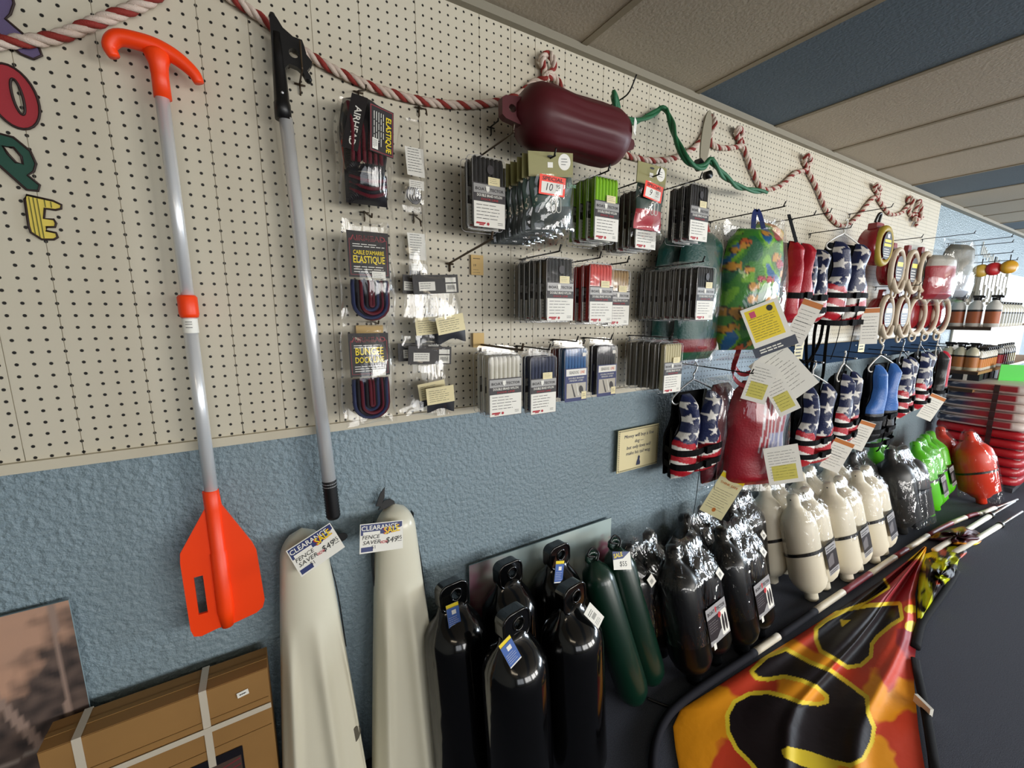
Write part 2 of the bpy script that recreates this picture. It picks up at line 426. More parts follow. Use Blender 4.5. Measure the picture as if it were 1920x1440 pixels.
letter('letter_cutout', 'yellow striped paper letter E pinned under the green P', (-14.6, -.12, 67.6),
       [(-.55, 1.75), (.9, 1.5), (1.35, 1.25), (1.3, .95), (.95, .8), (.35, .85), (.2, .05), (.75, .05), (.85, -.25), (.75, -.55), (.25, -.6), (.2, -.9), (.75, -1.0), (.8, -1.35), (.55, -1.55), (-.15, -1.6), (-.7, -1.1), (-.75, -.6), (-.7, 1.4)], [], mat('yellow_card', '#e6cf5c', .6), stripes=[(-.45, -1.25, 1.6), (-.22, -1.45, 1.6), (0, -1.5, 1.55), (.4, .95, 1.5), (.75, .95, 1.4)])
letter('letter_cutout', 'purple paper letter R pinned at the top above the red O', (-15., -.12, 82.),
       [(-1.4, 3), (.2, 3), (1.0, 2.2), (1.05, 1.1), (.75, .3), (.45, -.1), (1.3, -.9), (2.0, -1.5), (2.1, -2.1), (1.6, -2.5), (.9, -2.3), (0, -1.3), (-.5, -.4), (-.6, -2.2), (-1.5, -2.2)], [[(-.6, 2.1), (.1, 2.1), (.3, 1.6), (0, 1.0), (-.6, .9)]], mat('purple_card', '#62557a', .6, noise_amt=.3, nscale=500))

def peg_hook(label, x, z, L, r=.1, m=None, tip=(0, -.55, .75), drop=0., group=None):
    t = thing('peg_hook', label, 'hook', (x, 0, z), group=group)
    b = MB(); pts = [(0, .15, -.05), (0, -.25, 0), (0, -L*.5, drop*.5), (0, -L, drop), (tip[0]*.4, -L+tip[1]*.5, drop+tip[2]*.2), (tip[0], -L+tip[1], drop+tip[2])]
    b.tube(smooth(pts, 3), r, 8); b.build('prong', m or blackwire, t)
    b = MB(); b.tube([(0, .1, -.0), (0, -.2, .02), (0, -.24, -.9), (0, .2, -1.05)], r, 6); b.tube([(-.5, -.18, -.1), (.5, -.18, -.1)], r*.9, 6); b.build('base_wire', m or blackwire, t)
    return t
peg_hook('short brown hook through the top of the orange oar handle', -5.4, 82.4, 1.6, .09, brownwire, (0, -.1, .15))
# telescopic paddle
t = thing('oar', 'telescopic paddle with orange handle, aluminium shaft and orange blade', 'paddle', (-5.7, -2., 0))
oarY = 0
b = MB()
hp = smooth([(-2.55, 0, 80.25), (-2.75, 0, 81.0), (-2.15, 0, 81.75), (-.9, 0, 81.85), (.3, 0, 81.75), (1.5, 0, 81.3), (2.5, 0, 80.5), (2.85, 0, 79.75)], 5)
n_ = len(hp); b.tube([tuple(p) for p in hp], .5, 12, radii=[.32+.34*math.sin(math.pi*min(1, max(0, (i+2)/(n_+3)))) for i in range(n_)])
b.lathe([(77.9, .62), (79.6, .6), (80.4, .66), (81.2, .95), (81.7, .5)], 16, 0, Matrix.Translation((.2, 0, 0))); b.build('handle', orange, t)
MB().lathe([(60.4, .5), (78.2, .5)], 20, 0, Matrix.Translation((.15, 0, 0))).build('upper_shaft', alu, t)
MB().lathe([(42.0, .56), (60.6, .56)], 20, 0, Matrix.Translation((.05, 0, 0))).build('lower_shaft', alu, t)
MB().lathe([(59.7, .66), (60.0, .74), (61.5, .74), (61.7, .6)], 14, 0, Matrix.Translation((.1, 0, 0)), mod=lambda q, z: 1+.03*math.cos(14*q)).build('collar', orange, t)
b = MB(); b.lathe([(58.3, .6), (59.6, .6)], 20, 0, Matrix.Translation((.08, 0, 0)), caps=False)
for z in (59.3, 59.1, 58.8): b.box(.05, -.62, z, .5, .02, .05, 1)
b.build('wrap_label', [white, ink], t)
b = MB()
out = [(-.65, 43.0), (-.65, 41.2), (-2.95, 37.2), (-3.05, 36.2), (-3.0, 28.9), (-2.8, 28.1), (-2.2, 27.9), (-.8, 28.2), (.6, 28.2), (2.6, 28.6), (3.2, 29.0), (3.45, 29.8), (3.2, 35.6), (2.9, 36.6), (.75, 41.3), (.65, 43.0)]
b.poly(out, R90, 0, -.1, .28, [[(-2.2, 34.4), (-1.45, 34.4), (-1.45, 30.3), (-2.2, 30.3)]])
b.lathe([(28.1, .55), (30, .75), (36.4, .72), (36.5, .64), (41, .66), (42.9, .66), (43.05, .5)], 18, 0)
b.build('blade', orange, t)
# boat hook
t = thing('boat_hook', 'aluminium pole with black hook head and ribbed black grip hung on the pegboard', 'boat hook', (4.6, -2., 0), rot=(0, 0, 0))
b = MB()
b.lathe([(78.2, .72), (79.6, .72), (79.7, .66), (83.4, .52), (85.5, .45)], 16, 0, Matrix.Translation((-1.15, 0, 0)))
b.poly([(-1.6, 82.5), (-1.6, 86.6), (-1.35, 86.95), (-1.05, 86.7), (-.6, 86.0), (.2, 85.5), (.95, 85.45), (1.1, 85.0), (1.25, 84.3), (1.7, 83.8), (1.5, 83.3), (1.2, 82.9), (1.5, 82.5), (1.4, 82.15), (1.05, 82.2), (.8, 82.7), (.4, 83.0), (-.3, 83.1), (-.7, 82.6), (-.75, 80.5), (-1.6, 80.5)], R90, 0, -.35, .7, [ell(.15, 84.1, .42, .4, 14)])
for p in ((-1.35, 86.75), (1.3, 82.35), (1.4, 83.7)): b.lathe([(-.35, .2), (0, .34), (.35, .2)], 10, 0, Matrix.Translation((p[0], 0, p[1])))
b.build('hook_head', black, t)
MB().lathe([(0, .13), (.1, .1)], 10, 0, face(-1.1, -.66, 80.3)).build('rivet', alu, t)
b = MB(); b.lathe([(41, .7), (78.4, .6)], 20); T = Matrix.Translation((-.95, 0, 78.3)) @ Matrix.Rotation(-.0256, 4, 'Y') @ Matrix.Translation((0, 0, -78.3))
b2 = MB(); b2.lathe([(41, .72), (60, .66), (78.4, .6)], 20, 0, Matrix.Translation((-.95, 0, 78.3)) @ Matrix.Rotation(-.036, 4, 'Y') @ Matrix.Translation((0, 0, -78.3))); b2.build('shaft', alu, t)
b2 = MB(); pr = []
for k in range(26): pr.append((37.3+k*.17, .78 if k % 2 else .7))
pr = [(37.1, .6)]+pr+[(41.7, .74)]
b2.lathe(pr, 18, 0, Matrix.Translation((-.95, 0, 78.3)) @ Matrix.Rotation(-.036, 4, 'Y') @ Matrix.Translation((0, 0, -78.3))); b2.build('grip', black, t)
peg_hook('wire peg hook holding the black boat hook head', 5.3, 82.6, 2.9, .09, brownwire, (0, -.05, 2.4))

# ================================================================ the candy-striped rope garland
def px(u, v, y):
    """the point of the plane y inches in front of the wall that the photograph shows at u, v"""
    a, c = (u-960)/f_px, -(v-720)/f_px
    cy, sy, cp, sp = math.cos(yaw), math.sin(yaw), math.cos(pit), math.sin(pit)
    F = Vector((sy*cp, cy*cp, sp)); Rr = Vector((cy, -sy, 0)); d = Rr*a+Rr.cross(F)*c+F
    t = (50-y)/d.y; return Vector((d.x*t, -y, 60+d.z*t))
def rope(name, label, pts, R, colors, strands=3, pitch=2.6, r=None, loc=(0, 0, 0), n=6, step=.28):
    P = smooth(pts, 8); L = [0.]
    for a, c in zip(P, P[1:]): L.append(L[-1]+(c-a).length)
    N_ = int(L[-1]/step); Q = []; j = 0
    for i in range(N_+1):
        d = L[-1]*i/N_
        while j < len(P)-2 and L[j+1] < d: j += 1
        Q.append(P[j].lerp(P[j+1], (d-L[j])/max(1e-6, L[j+1]-L[j])))
    b = MB(); fr = []; ref = Vector((0, -1, 0))
    for i in range(len(Q)):
        tt = (Q[min(i+1, len(Q)-1)]-Q[max(i-1, 0)]).normalized(); a = ref-tt*ref.dot(tt); a = a.normalized() if a.length > .01 else tt.orthogonal().normalized(); ref = a; fr.append((a, tt.cross(a)))
    for s_ in range(strands):
        w_ = []
        for i, q in enumerate(Q):
            ph = 2*math.pi*(i*step/pitch+s_/strands); w_.append(q+(fr[i][0]*math.cos(ph)+fr[i][1]*math.sin(ph))*R*.52)
        b.tube(w_, r or R*.56, n, colors[s_][1])
    o = b.build(name, [c[0] for c in MB_COL(colors)]); return tag(o, label, 'rope')
def MB_COL(colors):
    u = {}
    for m, i in colors: u[i] = m
    return [(u[i], i) for i in sorted(u)]
ropered = mat('rope_red', '#8e2a22', .75, bump=('noise', 500, .002, .8)); ropewhite = mat('rope_white', '#d8c6b8', .75, bump=('noise', 500, .002, .8))
gp = [(-60, 92), (0, 80), (75, 75), (120, 65), (170, 45), (225, 25), (285, -2), (330, -45), (350, -60), (372, -45), (440, 0), (505, 45), (590, 110), (690, 160), (780, 187), (860, 197), (920, 193), (970, 180), (1000, 155), (1022, 148), (1020, 130), (1016, 112), (1027, 101), (1037, 112), (1036, 132), (1024, 146), (1042, 148), (1070, 195), (1105, 245), (1150, 280), (1210, 300), (1262, 297), (1298, 280), (1318, 255), (1326, 226), (1334, 218), (1340, 232), (1330, 262), (1345, 276), (1375, 277), (1392, 270), (1382, 256), (1384, 240), (1392, 250), (1386, 268), (1396, 282), (1410, 320), (1430, 354), (1462, 349), (1490, 325), (1512, 318), (1508, 303), (1514, 290), (1520, 303), (1514, 318), (1530, 350), (1553, 402), (1580, 424), (1606, 408), (1634, 374), (1648, 367), (1640, 355), (1644, 345), (1650, 356), (1645, 368), (1655, 386), (1670, 402), (1690, 399), (1700, 388), (1708, 382), (1702, 376), (1706, 368), (1711, 378), (1704, 392), (1708, 404), (1716, 396), (1723, 377), (1727, 382), (1727, 402)]
g3 = []
for i, (u, v) in enumerate(gp):
    yo = .55
    if 18 <= i <= 27 and i % 2: yo = 1.2
    if i > 30 and i in (36, 42, 52, 62, 72): yo = 1.4
    g3.append(px(u, v, yo))
rope('rope_garland', 'thick red and white twisted rope looped along the top of the pegboard', g3, .46, [(ropered, 0), (ropewhite, 1), (ropewhite, 1)])
# frayed knots where it is tied up
k_ = [px(1722, 402, .8), px(1728, 408, 1.2), px(1716, 412, 1.4), px(1718, 402, .6), px(1726, 404, 1.6), px(1722, 412, .8), px(1716, 424, .8)]
rope('rope_tail', 'knotted frayed end of the striped rope hanging near the pegboard edge', k_, .55, [(ropered, 0), (ropewhite, 1), (ropewhite, 1)], pitch=2.4)
green = mat('rope_green', '#17683f', .55, bump=('noise', 500, .002, .8))
hk = peg_hook('long wire peg hook near the ceiling with green rope looped over it', 45.4, 89.4, 4.2, .1, blackwire, (0, -2.2, 1.9))
gg = [px(1158, 205, 3.5), px(1152, 182, 3.2), px(1150, 176, 4.2), px(1153, 182, 5.), px(1158, 212, 4.), px(1170, 220, 3), px(1190, 228, 2), px(1212, 220, 1), px(1232, 209, .8), px(1240, 202, 1.2), px(1250, 208, 1.5), px(1258, 228, 3), px(1268, 262, 6), px(1285, 296, 8), px(1303, 312, 8), px(1320, 312, 8), px(1330, 300, 8), px(1336, 304, 8), px(1358, 330, 6.5), px(1390, 352, 5), px(1436, 360, 4)]
rope('green_rope', 'green cord swinging from the hook by the ceiling to the bagged vests', gg, .42, [(green, 0), (green, 0)], strands=2, pitch=14, r=.3)
t = thing('hanging_tag', 'oval beige board held by the green cord and a black clamp', 'tag', tuple(px(1322, 262, 6)))
MB().poly(ell(0, 0, 1.1, 4.2, tilt=-.1), R90, 0, 0, .2).build('board', mat('beige_board', '#8f8873', .6), t)
b = MB(); b.box(.4, -.5, -4.4, 1.3, 1.1, 1.1, 0, Matrix.Rotation(.5, 4, 'Y')); b.lathe([(-.5, .6), (.5, .6)], 12, 0, Matrix.Translation((.7, -.4, -5.1)) @ R90); b.build('clamp', black, t)

# ================================================================ maroon fender lying along the wall
def rib(n, amp, z0, z1, fade=1.5, duty=.5):
    def f(q, z):
        k = min(1, max(0, (z-z0)/fade))*min(1, max(0, (z1-z)/fade)); c = math.cos(n*q)
        return 1+amp*k*max(-1, min(1, (c-math.cos(math.pi*duty))*6))
    return f
t = thing('boat_fender', 'large glossy maroon fender lying sideways high on the pegboard', 'fender', (27.6, -6, 82.75))
t.scale = (.94, .94, .94)
T = Matrix.Rotation(math.pi/2, 4, 'Y') @ Matrix.Rotation(.25, 4, 'Z')
maroon = mat('maroon_vinyl', '#500c17', .5)
MB().lathe([(-.9, .9), (-.4, 1.4), (.1, 2.4), (.9, 3.3), (2.0, 3.75), (4, 3.85), (7.5, 3.6), (12, 3.75), (14.2, 3.75), (15.6, 3.3), (16.3, 2.4), (16.6, 1.2)], 64, 0, T, rib(8, .03, 2.4, 14.5, duty=.3)).build('body', maroon, t)
b = MB(); b.poly([(-2.9, -.9), (-2.4, -1.25), (0, -1.6), (0, 1.6), (-2.4, 1.25), (-2.9, .9)], R90, 0, -.5, 1., [ell(-1.5, 0, .5, .45, 14)]); b.build('rope_eye', maroon, t)
b = MB(); b.poly([(16.2, -1.5), (17.6, -1.2), (18.9, -.7), (19.1, 0), (18.9, .5), (17.6, .9), (16.2, 1.4)], R90, 0, -.5, 1., [ell(17.8, 0, .32, .3, 12)]); b.build('rope_eye', maroon, t)
b = MB(); b.card(1.1, 2., face(16.0, -3.4, .7, -.2, .5)); b.lines(-.4, .6, .8, 4, .3, face(16.0, -3.4, .7, -.2, .5), 1); b.build('sticker', [white, ink], t)
peg_hook('wire peg hook half hidden behind the end of the maroon fender', 26.8, 83.2, 2., .09, blackwire, (0, -.05, .3))
t = thing('price_tag', 'yellow handwritten tag taped to the pegboard beside the bent wire', 'tag', tuple(px(895, 497, .4)))
b = MB(); b.card(1.75, 2.5, R90); b.lines(-.6, .8, 1.1, 1, .3, R90, 1, .08); b.text('19', -.4, -.2, .3, R90, 1); b.lines(-.6, -.6, 1.1, 2, .35, R90, 1); b.build('card', [mat('buff_card', '#d9b87a', .7), ink], t)

# ================================================================ carded rope packs on hooks
shellw, shellh = 4.5, 8.2
def line_pack(label, col, loc, group, style='tector', w=4.1, h=7.4, d=1.0, glare=False, front=True, dark=None):
    """clear blister with a coil of braided rope and a printed card; origin at the middle of the hang tab"""
    t = thing('dock_line_pack', label, 'rope pack', loc, group=group)
    rm = mat('rope_'+col, col, .6, bump=('wave', 260, .0007, .8))
    top = -.95; bot = top-h
    b = MB(); n = 7; step = (w-.35)/n
    for k in range(n):
        x = -w/2+.18+step*(k+.5)
        b.tube([(x, -d*.5, bot+.4), (x, .34-d, bot+.7), (x, .34-d, top-.45), (x, -d*.5, top-.12)], step*.53, 8)
    for k in range(n):
        x = -w/2+.18+step*(k+.5); b.tube([(x, -.22, bot+.35), (x, -.22, top-.2)], step*.5, 6)
    b.box(0, -d*.5, (top+bot)/2, w-.5, d*.45, h-.6)
    b.build('rope_coil', rm, t)
    # blister: front tray plus a flange with a hang tab
    b = MB(); tray = rrect(w, h, .45, 3, 0, (top+bot)/2); ti = rrect(w-.16, h-.16, .4, 3, 0, (top+bot)/2)
    b.poly(ti, R90, 0, d+.0)
    L_ = len(tray); b.add([(x, -.05, z) for x, z in tray]+[(x, -d+.08, z) for x, z in tray]+[(x, -d, z) for x, z in ti], [(i, (i+1) % L_, L_+(i+1) % L_, L_+i) for i in range(L_)]+[(L_+i, L_+(i+1) % L_, 2*L_+(i+1) % L_, 2*L_+i) for i in range(L_)], 0)
    b.poly(rrect(w+.5, h+.45, .5, 3, 0, (top+bot)/2), R90, 0, .03)
    b.poly(rrect(w*.86, .95, .3, 3, 0, top+.55), R90, 0, .05, 0, [ell(0, top+.62, .28, .2, 10), ell(-w*.33, top+.6, .14, .14, 8), ell(w*.33, top+.6, .14, .14, 8)])
    for x in (-w*.33, w*.33): b.lathe([(.0, .16), (.25, .14), (.3, .06)], 8, 0, Matrix.Translation((x, -.05, top+.6)) @ R90)
    b.build('blister', clear, t)
    b = MB(); b.tube([(x, -.04, z) for x, z in rrect(w+.5, h+.45, .5, 3, 0, (top+bot)/2)], .035, 4, 0, True); b.tube([(x, -d+.03, z) for x, z in tray], .03, 4, 0, True); b.build('blister_rim', rimm, t)
    if front:
        F = R90 @ Matrix.Translation((0, 0, d+.03)); cw = w-.15
        b = MB()
        if style == 'tector':
            ch = 4.6; cb = bot-.05
            b.rect(0, cb+ch/2, cw+.1, ch+.1, F, 1, .0)
            b.rect(0, cb+1.35, cw, 2.7, F, 0, .02)
            b.rect(0, cb+3.15, cw, .85, F, 1, .02); b.rect(0, cb+4.05, cw, .95, F, 3, .02)
            b.text('BOAT', -cw*.27, cb+3.86, .3, F, 1, z=.05, bold=True, wmax=cw*.36); b.text('TECTOR', cw*.23, cb+3.86, .3, F, 1, z=.05, bold=True, wmax=cw*.44)
            b.quad([(-.22-.25, cb+4.35), (.22-.25, cb+4.35), (.2-.25, cb+3.95), (-.25, cb+3.68), (-.2-.25, cb+3.95)], F, 0, .055)
            b.text('DOUBLE BRAID NYLON', 0, cb+3.22, .27, F, 0, z=.05, bold=True, wmax=cw*.8)
            b.text('DOCK LINE', 0, cb+2.86, .2, F, 2, z=.05, bold=True, wmax=cw*.55)
            b.lines(-cw/2+.3, cb+2.35, cw*.8, 5, .36, F, 1, .06, .05)
            b.quad([(-cw/2+.2, cb+.3), (-cw/2+1.35, cb+.3), (-cw/2+1.45, cb+.5), (-cw/2+.3, cb+.5)], F, 2, .05); b.quad([(-cw/2+.6, cb+.15), (-cw/2+1.2, cb+.15), (-cw/2+1.25, cb+.28), (-cw/2+.65, cb+.28)], F, 2, .05)
            b.poly(ell(-cw/2+1.75, cb+.35, .17, .17, 12), F, 2, .05)
            b.lines(cw/2-.95, cb+.55, .7, 2, .18, F, 1, .05, .05)
            if col != '#e9e5d6' or glare: b.rect(.55, bot+h*.66 if not glare else bot+h*.66, 1.5, .85, F, 4, .07); b.lines(0, bot+h*.66+.25, 1.1, 3, .2, F, 1, .03, .085)
            if glare: b.poly(ell(.1, bot+h*.82, .42, .5, 16), F, 1, .06)  # dark oval hole near the top of the pack
        else:
            ch = 4.7; cb = bot-.05
            b.rect(0, cb+ch/2, cw, ch, F, 5, .01)
            b.rect(0, cb+4.1, cw-.35, .95, F, 0, .03)
            b.text('SEADOG', -.45, cb+3.9, .42, F, 1, z=.05, wmax=cw*.42); b.text('LINE', cw*.27, cb+3.9, .42, F, 6, z=.05, wmax=cw*.2)
            b.text('DOUBLE BRAIDED', 0, cb+3.2, .22, F, 0, z=.05, wmax=cw*.7); b.text('FENDER LINES', 0, cb+2.85, .22, F, 0, z=.05, wmax=cw*.6)
            b.rect(.05, cb+1.55, cw-.5, 2.1, F, 7, .03)
            b.quad([(-.9, cb+2.5), (-.75, cb+2.5), (-.05, cb+.6), (-.3, cb+.6)], F, 1, .05); b.quad([(0, cb+2.5), (.1, cb+2.5), (.5, cb+.8), (.35, cb+.8)], F, 0, .05)
            b.poly(ell(.9, cb+1.6, .38, .6, 12, .3), F, 1, .05); b.rect(cw/2-.55, cb+.75, .9, 1.1, F, 4, .06); b.lines(cw/2-.85, cb+.9, .6, 2, .25, F, 1, .06, .07)
            b.rect(cw/2-.7, top-.9, .6, .5, F, 0, .06)
        b.build('label_card', [white, mat('card_black', '#262024', .5), redink, mat('card_silver', '#9c9b99', .35), cream, navy, mat('orange_ink', '#e0602a', .6), mat('photo_grey', '#b9b3a6', .5)], t)
    return t
rimm = film('blister_edge', .8, rough=.15, bscale=30, bdist=.001, haze=.35)
def stack(desc, col, x, z, ys, front_label, style='tector', grp=None, wob=.12, **kw):
    """a hook of packs: the front one shows its card, the rest stand behind it"""
    f = line_pack(front_label, col, (x, -ys[0], z), None, style, **kw)
    f.rotation_euler = (0, 0, kw_rot.get(front_label, 0))
    if len(ys) > 1:
        back = None
        for y in ys[1:]:
            lab = desc; loc = (x+random.uniform(-wob, wob), -y, z+random.uniform(-.12, .12)); rz = random.uniform(-.03, .03)
            back = dup(f if back is None else back, lab, loc, rz, group=grp or desc)
            if style == 'tector' and back.get('label') and False: pass
    return f
kw_rot = {}
stack('black rope pack behind the glossy front pack above the bent wire', '#1a1a1c', 23.2, 78.1, [5.4, 3.9], 'black dock line pack with dark oval hole, alone beside the green fender lines', glare=True)
stack('lime green rope pack behind the front lime pack', '#93d410', 38.0, 77.5, [8.6, 7.2, 5.9, 4.6], 'bright lime green dock line pack with silver and white card')
stack('brown rope pack in the tight row between lime pack and red fender line', '#3c2320', 45.9, 77.2, [7.9, 6.8, 5.7, 4.6, 3.5, 2.4], 'foremost brown rope pack behind the red fender line special')
stack('black rope pack standing behind the shiny one near the green vest', '#1a1a1c', 53.9, 78.6, [10.2, 8.8, 7.4], 'black dock line pack with shiny card next to the dark green vest', glare=True)
stack('black rope pack in the row behind the middle row black front pack', '#1b1c1e', 31.6, 67.6, [7.8, 6.5, 5.3, 4.1, 2.9, 1.8], 'black dock line pack in the middle row beside the red one', glare=True)
stack('red rope pack behind the front red pack', '#e8342c', 38.3, 67.3, [7.8, 6.4, 5.1], 'bright red dock line pack with silver and white card')
stack('gold rope pack behind the front gold pack', '#b08a4e', 42.7, 66.9, [6.6, 5.3], 'gold rope pack partly hidden by the red pack')
stack('black rope pack in the long row near the fish pattern bag', '#1d1a1a', 55.6, 67.6, [10.9, 9.95, 9.0, 8.1, 7.2, 6.3, 5.4, 4.5, 3.6, 2.7, 1.8, .95], 'foremost black rope pack of the long row beside the green vest', glare=True)
stack('white rope pack behind the front white pack', '#e9e5d6', 24.9, 56., [5.8, 4.4, 3.0], 'white braided dock line pack at the bottom of the pegboard', w=4.6, h=7.3, d=1.2)
stack('navy rope pack behind the front navy pack', '#263254', 30.7, 55.6, [5.8, 4.4], 'navy blue dock line pack beside the white one')
stack('reddish rope pack behind the bright blue pack', '#7a3c34', 36.6, 56.2, [2.6], 'reddish rope pack edge just behind the bright blue one', front=False)
stack('blue rope pack behind the front bright blue pack', '#1467a8', 37.1, 56.3, [4.6, 3.6], 'bright blue fender line pack with navy card and photo', 'dog')
stack('dark rope pack behind the front dark fender line pack', '#1f2028', 43.1, 56.4, [4.4, 3.2], 'charcoal fender line pack with navy card and photo', 'dog', w=3.9)
stack('grey rope pack in the row behind the cream pack', '#6b665c', 52.6, 56.6, [6.7, 5.5, 4.3, 3.1, 2.0], 'foremost of the grey rope packs behind the cream one', front=False)
stack('', '#e3d9ae', 53.0, 56.6, [8.2], 'cream white dock line pack in the lowest row near the starry vest')

# header-card fender lines with SPECIAL price stickers
headm = mat('olive_card', '#8f8a55', .55); dgreen = mat('green_card_dark', '#0f3a2e', .4)
def header_pack(label, loc, bodym, price, rot, group=None, w=6., full=True):
    t = thing('fender_line_bag', label, 'rope pack', loc, group=group, rot=rot)
    b = MB(); b.box(0, -.08, -.6, w, .1, 2.5, 0)
    F = R90 @ Matrix.Translation((0, 0, .14))
    if full:
        b.poly(ell(w*.3, -.3, .85, .85, 20), F, 1); b.rect(-.15, -.65, .7, .55, F, 1, .01); b.lines(w*.3-.45, 0, .9, 3, .28, F, 3, .06, .02); b.lines(-.5, -1.5, 1.3, 2, .15, F, 2, .03, .02)
        b.poly(ell(-.1, .2, .45, .14, 10), F, 3, .005)
    b.build('header_card', [headm, white, mat('gold_ink', '#b59a3c', .5), ink], t)
    b = MB(); ww = w*.92
    b.grid(lambda u, v: ((u-.5)*ww*(1+.05*math.sin(v*9)), -.1-.75*math.sin(math.pi*u)**.6*math.sin(math.pi*min(1, v*1.1))**.7, -1.85-v*5.6), 16, 16, 0, mfn=lambda u, v: 0 if v < .55 else 1)
    b.build('rope_bundle', [dgreen, bodym], t)
    if full:
        b = MB(); F = R90 @ Matrix.Translation((0, 0, 1.02)); T = F @ Matrix.Translation((-.5, -2.9, 0)) @ Matrix.Rotation(-.12, 4, 'Z')
        b.rect(0, 0, 3.5, 2., T, 0); b.rect(0, -.25, 2.9, 1.15, T, 1, .03); b.text('SPECIAL', 0, .48, .36, T, 2, z=.04, bold=True, wmax=2.8); b.text(price[0], -.5, -.55, .75, T, 2, z=.04, shear=.15); b.text(price[1], .75, -.2, .4, T, 2, z=.04); b.rect(.75, -.4, .6, .05, T, 2, .04)
        T2 = F @ Matrix.Translation((-.4, -4.9, 0))
        for dx in (0, .7): b.tube([T2 @ Vector((x+dx, y, .02)) for x, y in rrect(.6, 1.6, .3, 4)], .05, 5, 1, True)
        if price[0] == '10': b.text('Line', 2.1, -3.1, .55, F, 3, z=.03)
        b.build('price_sticker', [mat('special_red', '#ff3b1e', .5), white, ink, mat('pale_green', '#7fb08e', .6)], t)
    b = MB(); b.grid(lambda u, v: ((u-.5)*(w+.1)*(1+.07*v), -.95*math.sin(math.pi*u)**.45*(1 if v < .85 else (1-v)/.15)-.12-.15*math.sin(v*13+u*9)*.5, -1.7-v*6.9+.25*math.sin(u*7)*v), 22, 22); b.build('clear_bag', bagm, t)
    return t
h0 = header_pack('green fender line bag with red SPECIAL 10.95 price sticker under the maroon fender', (29.4, -9.4, 77.2), mat('coil_dark', '#1c2a26', .6), ('10', '95'), (.12, -.12, -.05))
for k in range(7):
    y = 8.4-k*1.05
    dup(h0, 'green fender line bag hanging behind the SPECIAL 10.95 one', (29.2-.12*k, -y, 77.0-.1*k), rot=(.1, -.05-.02*(k % 3), .06*(k % 2)), group='green fender lines behind the priced one', skip=('price_sticker',))
header_pack('red fender line bag with SPECIAL 9.95 sticker before the brown packs', (45.6, -9.6, 78.6), mat('coil_red', '#b31328', .5), ('9', '95'), (.05, 0, .02), w=5.6)

def H(lbl, x, z, L, **k): return peg_hook(lbl, x, z, L, **k)
H('wire hook holding the black pack above the bent wire', 23.2, 77.9, 11.2, m=brownwire)
H('wire hook holding the SPECIAL 10.95 fender lines', 29.3, 77.2, 10)
H('wire hook holding the lime green packs', 38.0, 77.3, 9.3)
H('wire hook holding the brown packs and red fender line', 45.7, 77.8, 10.4)
H('wire hook holding the shiny black packs near the green vest', 53.9, 78.5, 10.6)
H('wire hook holding the middle row black packs', 31.6, 67.5, 8.2)
H('wire hook holding the bright red packs', 38.3, 67.2, 8)
H('wire hook holding the gold packs', 42.9, 66.9, 8.4)
H('wire hook holding the long row of black packs', 55.6, 67.5, 10.8)
H('thick bent wire hook holding the white packs', 24.9, 56.0, 10.4, r=.14, m=brownwire)
H('wire hook holding the navy packs', 30.7, 55.6, 7.6)
H('wire hook holding the bright blue packs', 37.0, 56.3, 5.4)
H('wire hook holding the charcoal fender line packs', 43.0, 56.4, 5.8)
H('wire hook holding the cream and grey packs', 53.0, 56.5, 8.2)
H('empty long wire hook rising past the buff tag', 20.8, 66.3, 11.0, r=.13, m=brownwire, drop=1.2)

